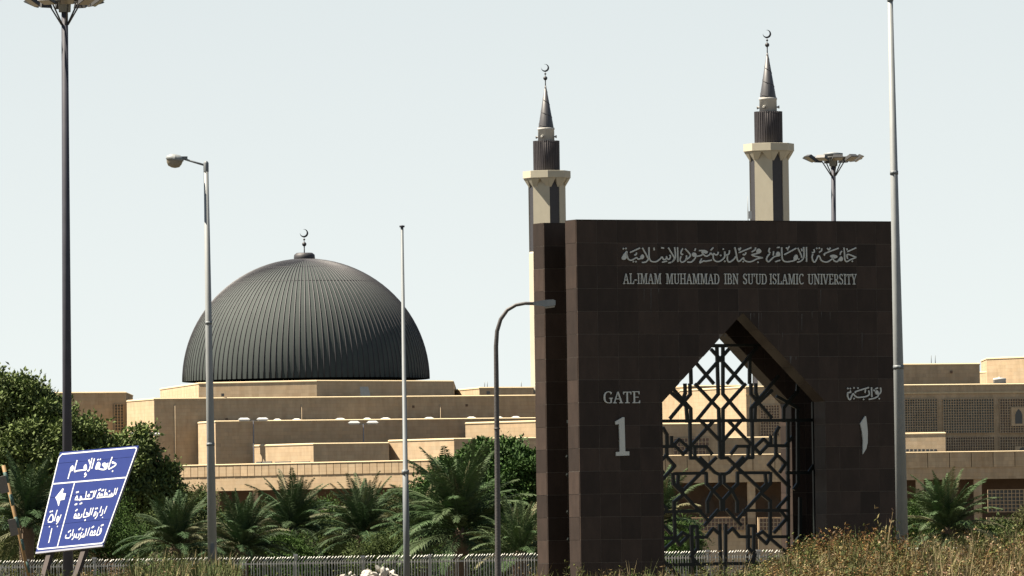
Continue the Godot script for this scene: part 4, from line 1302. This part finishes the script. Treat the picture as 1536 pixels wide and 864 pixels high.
func foliage(parent: Node, called: String, blobs: Array, n: int, sprig: Dictionary, m: Material, tone: Vector3, vary: float, lo := 0.7, hi := 1.35) -> void:
	var total := 0.0
	for b in blobs:
		total += pow(b[1].x * b[1].y * b[1].z, 0.667)
	var tones := tone_sets(sprig, tone * Vector3(1.25, 1.2, 1.1), tone * Vector3(0.85, 0.8, 0.95))
	var v := PackedVector3Array()
	var nn := PackedVector3Array()
	var cc := PackedColorArray()
	for b in blobs:
		var k := int(n * pow(b[1].x * b[1].y * b[1].z, 0.667) / total)
		# leaves sit in clumps round twig ends spread over the blob
		var twigs := []
		for i in maxi(6, k / 26):
			var d := Vector3(rng.randfn(), rng.randfn(), rng.randfn()).normalized()
			var rr := pow(rng.randf(), 0.33) * (1.0 + 0.35 * bumps.get_noise_3d(d.x * 60 + b[0].x * 20, d.y * 60, d.z * 60 + b[0].y * 20))
			var stray := rng.randf() < 0.13
			if stray:
				rr = rng.randf_range(1.0, 1.28)
			twigs.append([b[0] + d * b[1] * rr, rng.randf_range(0.15, 0.3) if stray else rng.randf_range(0.25, 0.7), rng.randi() % 14])
		for i in k:
			var tw: Array = twigs[rng.randi() % twigs.size()]
			var p: Vector3 = tw[0] + Vector3(rng.randfn(), rng.randfn() * 0.75, rng.randfn()) * tw[1] * 0.5
			if p.y < 0.05:
				continue
			var s := rng.randf_range(lo, hi)
			var basis_ := Basis(Vector3(rng.randfn(), rng.randfn(), rng.randfn()).normalized(), rng.randf() * TAU)
			v.append_array(Transform3D(basis_ * Basis.from_scale(Vector3.ONE * s), p) * sprig.v)
			nn.append_array(Transform3D(basis_, Vector3.ZERO) * sprig.n)
			cc.append_array(tones[tw[2] if rng.randf() < 0.6 else rng.randi() % 14])
	var arr := []
	arr.resize(Mesh.ARRAY_MAX)
	arr[Mesh.ARRAY_VERTEX] = v
	arr[Mesh.ARRAY_NORMAL] = nn
	arr[Mesh.ARRAY_COLOR] = cc
	var am := ArrayMesh.new()
	am.add_surface_from_arrays(Mesh.PRIMITIVE_TRIANGLES, arr)
	part(called, am, m, parent)

func put_copies(parent: Node, called: String, mesh: Mesh, m: Material, xf: Array, cols: Array) -> MultiMeshInstance3D:
	var mm := MultiMesh.new()
	mm.transform_format = MultiMesh.TRANSFORM_3D
	mm.use_colors = true
	mm.mesh = mesh
	mm.instance_count = xf.size()
	for i in xf.size():
		mm.set_instance_transform(i, xf[i])
		mm.set_instance_color(i, cols[i])
	var o := MultiMeshInstance3D.new()
	o.name = called
	o.multimesh = mm
	o.material_override = m
	parent.add_child(o, true)
	return o

func tree(px: float, depth: float, label: String, called: String, puffs: Array, n: int, sprig: Dictionary, tone: Vector3, category := "tree", group := "", trunk := 0.22) -> void:
	var base := stand(px, depth)
	var t := thing(called, label, category, base, group)
	var blobs := []
	var st := begin(true)
	var fork := Vector3(0, 1.4, 0)
	if trunk > 0.1:
		add_tube(st, [Vector3(0, -0.1, 0), Vector3(0.06, 0.7, 0.02), fork], [trunk * 1.3, trunk, trunk * 0.85], 8)
	for q in puffs:          # [px, py, radius px x, radius px y, depth offset]
		var c: Vector3 = at(q[0], q[1], depth + q[4]) - base
		var k := 1.0 / ppm(depth)
		blobs.append([c, Vector3(q[2] * k, q[3] * k, (q[2] + q[3]) * 0.5 * k)])
		var foot := fork if trunk > 0.1 else Vector3(c.x * 0.3, -0.05, c.z * 0.3)
		add_tube(st, [foot, foot.lerp(c, 0.5) + Vector3(0, 0.25, 0), c + Vector3(0, q[3] * k * 0.3, 0)], [trunk * 0.5, trunk * 0.3, trunk * 0.1], 6)
	part("trunk", done(st), M.bark, t)
	foliage(t, "crown", blobs, n, sprig, M.leaf, tone, 0.3)

var fronds := []

func make_fronds() -> void:
	var shapes := [[4.0, 30.0], [12.0, 52.0], [22.0, 78.0], [36.0, 104.0], [54.0, 128.0], [74.0, 140.0], [95.0, 150.0]]
	var r := RandomNumberGenerator.new()
	r.seed = 77
	for sh in shapes:
		var st := begin()
		var pts := []
		var rad := []
		var p := Vector3.ZERO
		var steps := 14
		for i in steps + 1:
			pts.append(p)
			rad.append(lerpf(0.013, 0.002, i / float(steps)))
			var k := i / float(steps)
			var a := deg_to_rad(lerpf(sh[0], sh[1], pow(k, 1.3)))
			p += Vector3(0, cos(a), sin(a)) / steps
		st.set_color(Color(1.5, 1.35, 1.1))
		add_tube(st, pts, rad, 4, false)
		for i in 62:
			var k := 0.14 + 0.85 * i / 61.0
			var j := mini(int(k * steps), steps - 1)
			var q: Vector3 = pts[j].lerp(pts[j + 1], k * steps - j)
			var d: Vector3 = (pts[j + 1] - pts[j]).normalized()
			var up := Vector3.RIGHT.cross(d).normalized()
			for s: float in [-1.0, 1.0]:
				var l := 0.155 * sin(PI * pow(0.1 + 0.86 * k, 0.75)) * r.randf_range(0.85, 1.15) + 0.02
				var dir := (Vector3.RIGHT * s * r.randf_range(0.7, 0.95) + d * 0.75 + up * r.randf_range(0.05, 0.45)).normalized()
				var wd := d.cross(dir).cross(dir).normalized() * 0.0062
				var tip := q + dir * l + Vector3(0, -0.018 * r.randf(), 0)
				var mid := q + dir * l * 0.45
				st.set_color(Color(1, 1, 1))
				tri(st, q - wd * 0.6, mid + wd, tip)
				tri(st, q - wd * 0.6, tip, mid - wd)
		fronds.append(done(st))

func frond_tone(c: Vector3, sd: int) -> StandardMaterial3D:
	var m := tinted(0.62, lin(c.x * 0.5, c.y * 0.6, c.z * 0.4))
	m.albedo_color = lin(c.x, c.y, c.z)
	return m

func palm(px: float, ybase: float, depth: float, size: float, count: int, label: String, tones: Array) -> void:
	var base := stand(px, depth)
	var t := thing("date_palm", label, "palm", base, "date palms behind the fence")
	var head: Vector3 = at(px, ybase, depth) - base
	head.x = 0
	head.z = 0
	head.y = maxf(head.y, 0.4)
	part("trunk", tube([Vector3(0, -0.1, 0), head * 0.5, head, head + Vector3(0, 0.25, 0)], [0.34, 0.3, 0.36, 0.16], 9), M.palmbark, t)
	var lean := Basis(Vector3(rng.randfn(), 0, rng.randfn()).normalized(), rng.randf_range(0.03, 0.16))
	for i in count:
		var k := (i + 0.5) / count
		var v := clampi(int(pow(k, 0.9) * 6.6 + rng.randf_range(-0.4, 0.4)), 0, 6)
		var m: Material = tones[[0, 0, 0, 1, 1, 1, 1, 2][rng.randi() % 8]]
		var o := part("frond", fronds[v], m, t)
		var s := size * rng.randf_range(0.82, 1.12) * (0.8 if k < 0.1 else 1.0)
		o.transform = Transform3D(lean * Basis(Vector3.UP, i * 2.39996 + rng.randf_range(-0.3, 0.3)) * Basis(Vector3.BACK, rng.randf_range(-0.16, 0.16)) * Basis(Vector3.RIGHT, rng.randf_range(-0.2, 0.16)) * Basis.from_scale(Vector3(rng.randf_range(0.85, 1.2), 1, 1) * s), head + Vector3(0, lerpf(0.2, -0.1, k), 0))

func build_plants() -> void:
	make_fronds()
	var broad := leaf_sprig(6, 0.20, 0.30, 0.27, 1)
	var fine := leaf_sprig(8, 0.13, 0.30, 0.22, 2)
	var scrub := leaf_sprig(9, 0.15, 0.34, 0.11, 3)
	# far to near
	tree(735, 425.0, "dark green dense tree against the low terrace beside the gate", "broadleaf_tree", [[735, 702, 56, 34, 0], [692, 718, 40, 34, 1], [778, 716, 40, 40, -1], [748, 684, 34, 20, 0], [662, 735, 28, 26, 0], [802, 740, 36, 46, 1], [720, 760, 76, 50, -1], [790, 800, 50, 50, 0]], 17000, broad, Vector3(0.030, 0.060, 0.016))
	tree(70, 395.0, "large bushy tree with pale green top behind the blue sign", "broadleaf_tree", [[18, 602, 50, 32, 0], [-25, 614, 56, 50, 1], [66, 622, 42, 30, 0], [106, 650, 36, 28, -1], [50, 672, 78, 40, -1], [148, 686, 34, 28, 0], [194, 706, 32, 26, 0], [150, 710, 70, 45, -1], [232, 720, 22, 22, 0], [40, 710, 90, 50, -1], [190, 745, 60, 40, 0], [215, 660, 15, 14, 0], [222, 678, 14, 10, 0], [252, 708, 18, 9, 0], [250, 735, 20, 12, 0]], 21000, broad, Vector3(0.072, 0.100, 0.034))
	var pt := [frond_tone(Vector3(0.040, 0.069, 0.028), 1), frond_tone(Vector3(0.052, 0.076, 0.034), 2), frond_tone(Vector3(0.13, 0.125, 0.07), 3)]
	var pd := [frond_tone(Vector3(0.034, 0.061, 0.027), 1), frond_tone(Vector3(0.044, 0.067, 0.032), 2), frond_tone(Vector3(0.10, 0.105, 0.06), 3)]
	palm(437, 798, 388.0, 3.0, 78, "date palm with upright feathery fronds below the arcade's parapet", pd)
	palm(545, 806, 380.0, 3.05, 66, "sparse date palm with arching fronds beside the capped grey pole", pd)
	palm(362, 828, 362.0, 2.75, 80, "low bushy date palm between the lamp pole and other palms", pd)
	palm(636, 812, 375.0, 3.0, 56, "drooping date palm behind the capped grey pole", pt)
	palm(692, 800, 345.0, 3.75, 80, "largest date palm with tall spreading fronds near the curved lamp", pt)
	palm(1424, 798, 342.0, 2.65, 76, "round date palm with arching fronds beside the tall pole", pt)
	palm(40, 790, 340.0, 3.1, 60, "dark date palm behind the striped marker post", pd)
	palm(265, 825, 350.0, 2.8, 66, "date palm leaning under the bushy tree's edge", pd)
	palm(985, 790, 330.0, 2.6, 50, "date palm behind the grille's hidden side", pt)
	palm(780, 835, 338.0, 2.6, 50, "low date palm squeezed against the gate's open end", pt)
	# scrub behind the fence
	var hues := [Vector3(0.046, 0.066, 0.022), Vector3(0.036, 0.068, 0.017), Vector3(0.060, 0.066, 0.027)]
	var spots := [[-20, 800, 70, 45, 370], [70, 805, 60, 42, 365], [150, 790, 60, 48, 372], [235, 800, 60, 42, 385], [300, 822, 40, 30, 378], [420, 830, 50, 22, 375], [492, 815, 50, 30, 392], [575, 830, 46, 24, 372], [620, 830, 40, 26, 390], [750, 822, 60, 40, 372], [820, 815, 40, 44, 365], [1375, 790, 36, 42, 368], [1480, 812, 50, 28, 358], [1550, 795, 50, 40, 372], [1020, 815, 22, 30, 360], [330, 800, 46, 36, 395], [400, 800, 40, 40, 400], [480, 790, 40, 44, 402], [520, 795, 36, 40, 398], [595, 790, 40, 46, 400], [610, 765, 34, 36, 404], [280, 770, 40, 46, 398]]
	var looks := ["beneath the marker post's palm", "behind the blue sign's left post", "behind the blue sign's board", "under the bushy tree's right side", "behind the pale street lamp's pole", "between two low palms", "brownish, beneath the parapet", "bright green, at the sparse palm's foot", "at the capped grey pole's foot", "at the largest palm's right", "against the gate's open end", "beside the tall grey pole", "at the round palm's right", "at the fence's far right end", "seen through the grille's left edge", "behind the low palm, nearest the pale lamp pole", "dark, under the parapet's second column", "dark, right of the upright palm", "dark, left of the sparse palm", "dark, right of the sparse palm", "tall and dark, behind the drooping palm", "tall and dark, under the bushy tree's far branches"]
	for i in spots.size():
		var q: Array = spots[i]
		tree(q[0], q[4], "rounded scrubby bush " + looks[i], "shrub", [[q[0], q[1], q[2] * 0.8, q[3] * 0.8, 0], [q[0] - q[2] * 0.6, q[1] + 14, q[2] * 0.5, q[3] * 0.7, -1], [q[0] + q[2] * 0.6, q[1] + 12, q[2] * 0.55, q[3] * 0.75, 1], [q[0] + q[2] * 0.25, q[1] - q[3] * 0.4, q[2] * 0.35, q[3] * 0.5, 1], [q[0], q[1] + 30, q[2], q[3] * 0.8, -1]], 3400, scrub if i % 3 else fine, hues[(i * 2 + (1 if i == 7 else 0)) % 3], "shrub", "shrubs behind the fence", 0.05)

func weed_mesh(kind: int, sd: int) -> ArrayMesh:
	var r := RandomNumberGenerator.new()
	r.seed = sd
	var st := begin()
	var n := 12 if kind == 0 else 7
	for i in n:
		var a := r.randf() * TAU
		var lean := r.randf_range(0.05, 0.55)
		var h := r.randf_range(0.5, 1.0)
		var d := Vector3(cos(a), 0, sin(a))
		var s := Vector3(-d.z, 0, d.x) * (0.014 if kind == 0 else 0.009)
		var p0 := d * 0.05
		var p1 := p0 + Vector3(0, h * 0.6, 0) + d * lean * h * 0.35
		var p2 := p0 + Vector3(0, h, 0) + d * lean * h
		st.set_color(Color(1, 1, 1) * r.randf_range(0.7, 1.25))
		tri(st, p0 - s, p0 + s, p1 + s * 0.7)
		tri(st, p0 - s, p1 + s * 0.7, p1 - s * 0.7)
		tri(st, p1 - s * 0.7, p1 + s * 0.7, p2)
		if kind == 1:
			for k in 11:
				var f := r.randf_range(0.25, 1.0)
				var q := p0.lerp(p1, f * 1.6) if f < 0.6 else p1.lerp(p2, (f - 0.6) / 0.4)
				var dir := Vector3(r.randfn(), r.randf_range(0.1, 1.0), r.randfn()).normalized()
				var sd2 := dir.cross(Vector3(r.randfn(), r.randfn(), r.randfn())).normalized() * 0.017
				var l := r.randf_range(0.06, 0.13)
				st.set_color(Color(r.randf_range(0.8, 1.5), r.randf_range(0.75, 1.15), r.randf_range(0.6, 1.0)))
				tri(st, q, q + dir * l * 0.5 + sd2, q + dir * l)
				tri(st, q, q + dir * l, q + dir * l * 0.5 - sd2)
	return done(st)

func build_weeds() -> void:
	var grassy := weed_mesh(0, 11)
	var leafy := weed_mesh(1, 12)
	# zones: px from, px to, depth from, depth to, count, height low, height high, tone, leafy share
	var straw := Vector3(0.185, 0.152, 0.086)
	var rust := Vector3(0.125, 0.080, 0.034)
	var olive := Vector3(0.075, 0.085, 0.032)
	var green := Vector3(0.045, 0.072, 0.024)
	var sets := [
		["dry_weeds", "dry straw and rust weeds covering the berm before the gate's right side", [[1150, 1700, 214, 268, 5200, 0.3, 0.7, [rust, olive, green, rust, straw], 0.75], [1190, 1345, 240, 262, 900, 0.5, 1.05, [rust, rust, olive, green], 0.95], [1380, 1700, 214, 262, 3400, 0.4, 1.05, [straw, straw, olive, rust], 0.12], [1150, 1400, 225, 264, 1300, 0.3, 0.9, [straw, olive, straw], 0.0], [1130, 1240, 230, 264, 500, 0.3, 0.7, [olive, green, straw], 0.6], [1200, 1560, 236, 258, 70, 0.9, 1.5, [straw, olive], 0.5]]],
		["pale_grass", "pale green grass tufts around the street lamp's foot", [[190, 350, 216, 262, 1700, 0.4, 1.0, [olive, Vector3(0.115, 0.130, 0.062), green, straw], 0.12], [-40, 200, 216, 262, 900, 0.3, 0.75, [olive, green, straw], 0.4], [350, 520, 216, 260, 350, 0.25, 0.6, [straw, olive], 0.2]]],
		["green_weeds", "yellowish green weeds growing along the gate's foot", [[790, 1150, 216, 266, 1900, 0.25, 0.75, [olive, straw, green, olive], 0.45], [790, 1150, 226, 262, 45, 0.7, 1.2, [olive, straw], 0.4], [620, 800, 216, 262, 350, 0.2, 0.5, [olive, straw], 0.4]]],
	]
	for s in sets:
		var xa := [[], []]
		var ca := [[], []]
		for z in s[2]:
			for i in z[4]:
				var depth := rng.randf_range(z[2], z[3])
				var px := rng.randf_range(z[0], z[1])
				var x := (px - 768.0) * depth / F
				var clump := bumps.get_noise_2d(x * 16.0, depth * 7.0)
				if clump < -0.12 and rng.randf() < 0.75:
					continue
				var y := ground_y(x, -depth)
				var h := rng.randf_range(z[5], z[6]) * (1.0 + clump * 1.3)
				var k := 1 if rng.randf() < z[8] else 0
				xa[k].append(Transform3D(Basis(Vector3.UP, rng.randf() * TAU) * Basis(Vector3.BACK, rng.randf_range(-0.25, 0.25)) * Basis.from_scale(Vector3(rng.randf_range(0.7, 1.5), h, rng.randf_range(0.7, 1.5))), Vector3(x, y - 0.03, -depth)))
				var v := rng.randf_range(0.55, 1.35)
				# one colour to a clump, with strays
				var pal: Array = z[7]
				var which := int(absf(bumps.get_noise_2d(x * 22.0 + 300.0, depth * 12.0)) * 2.4 * pal.size()) if rng.randf() < 0.6 else rng.randi()
				var tone: Vector3 = pal[which % pal.size()]
				ca[k].append(Color(tone.x * v, tone.y * v, tone.z * v))
		var w := Node3D.new()
		w.name = numbered(s[0])
		add_child(w)
		tag(w, s[1], "weeds")
		w.set_meta("kind", "stuff")
		put_copies(w, "grass_blades", grassy, M.weed, xa[0], ca[0]).set_meta("kind", "stuff")
		put_copies(w, "leafy_stems", leafy, M.weed, xa[1], ca[1]).set_meta("kind", "stuff")

func _ready() -> void:
	rng.seed = 2024
	set_camera()
	set_sky()
	make_materials()
	build_ground()
	build_mosque()
	build_minarets()
	build_terraces()
	build_screened()
	build_gate()
	build_poles()
	build_sign()
	build_marker()
	build_fence()
	build_plants()
	build_weeds()
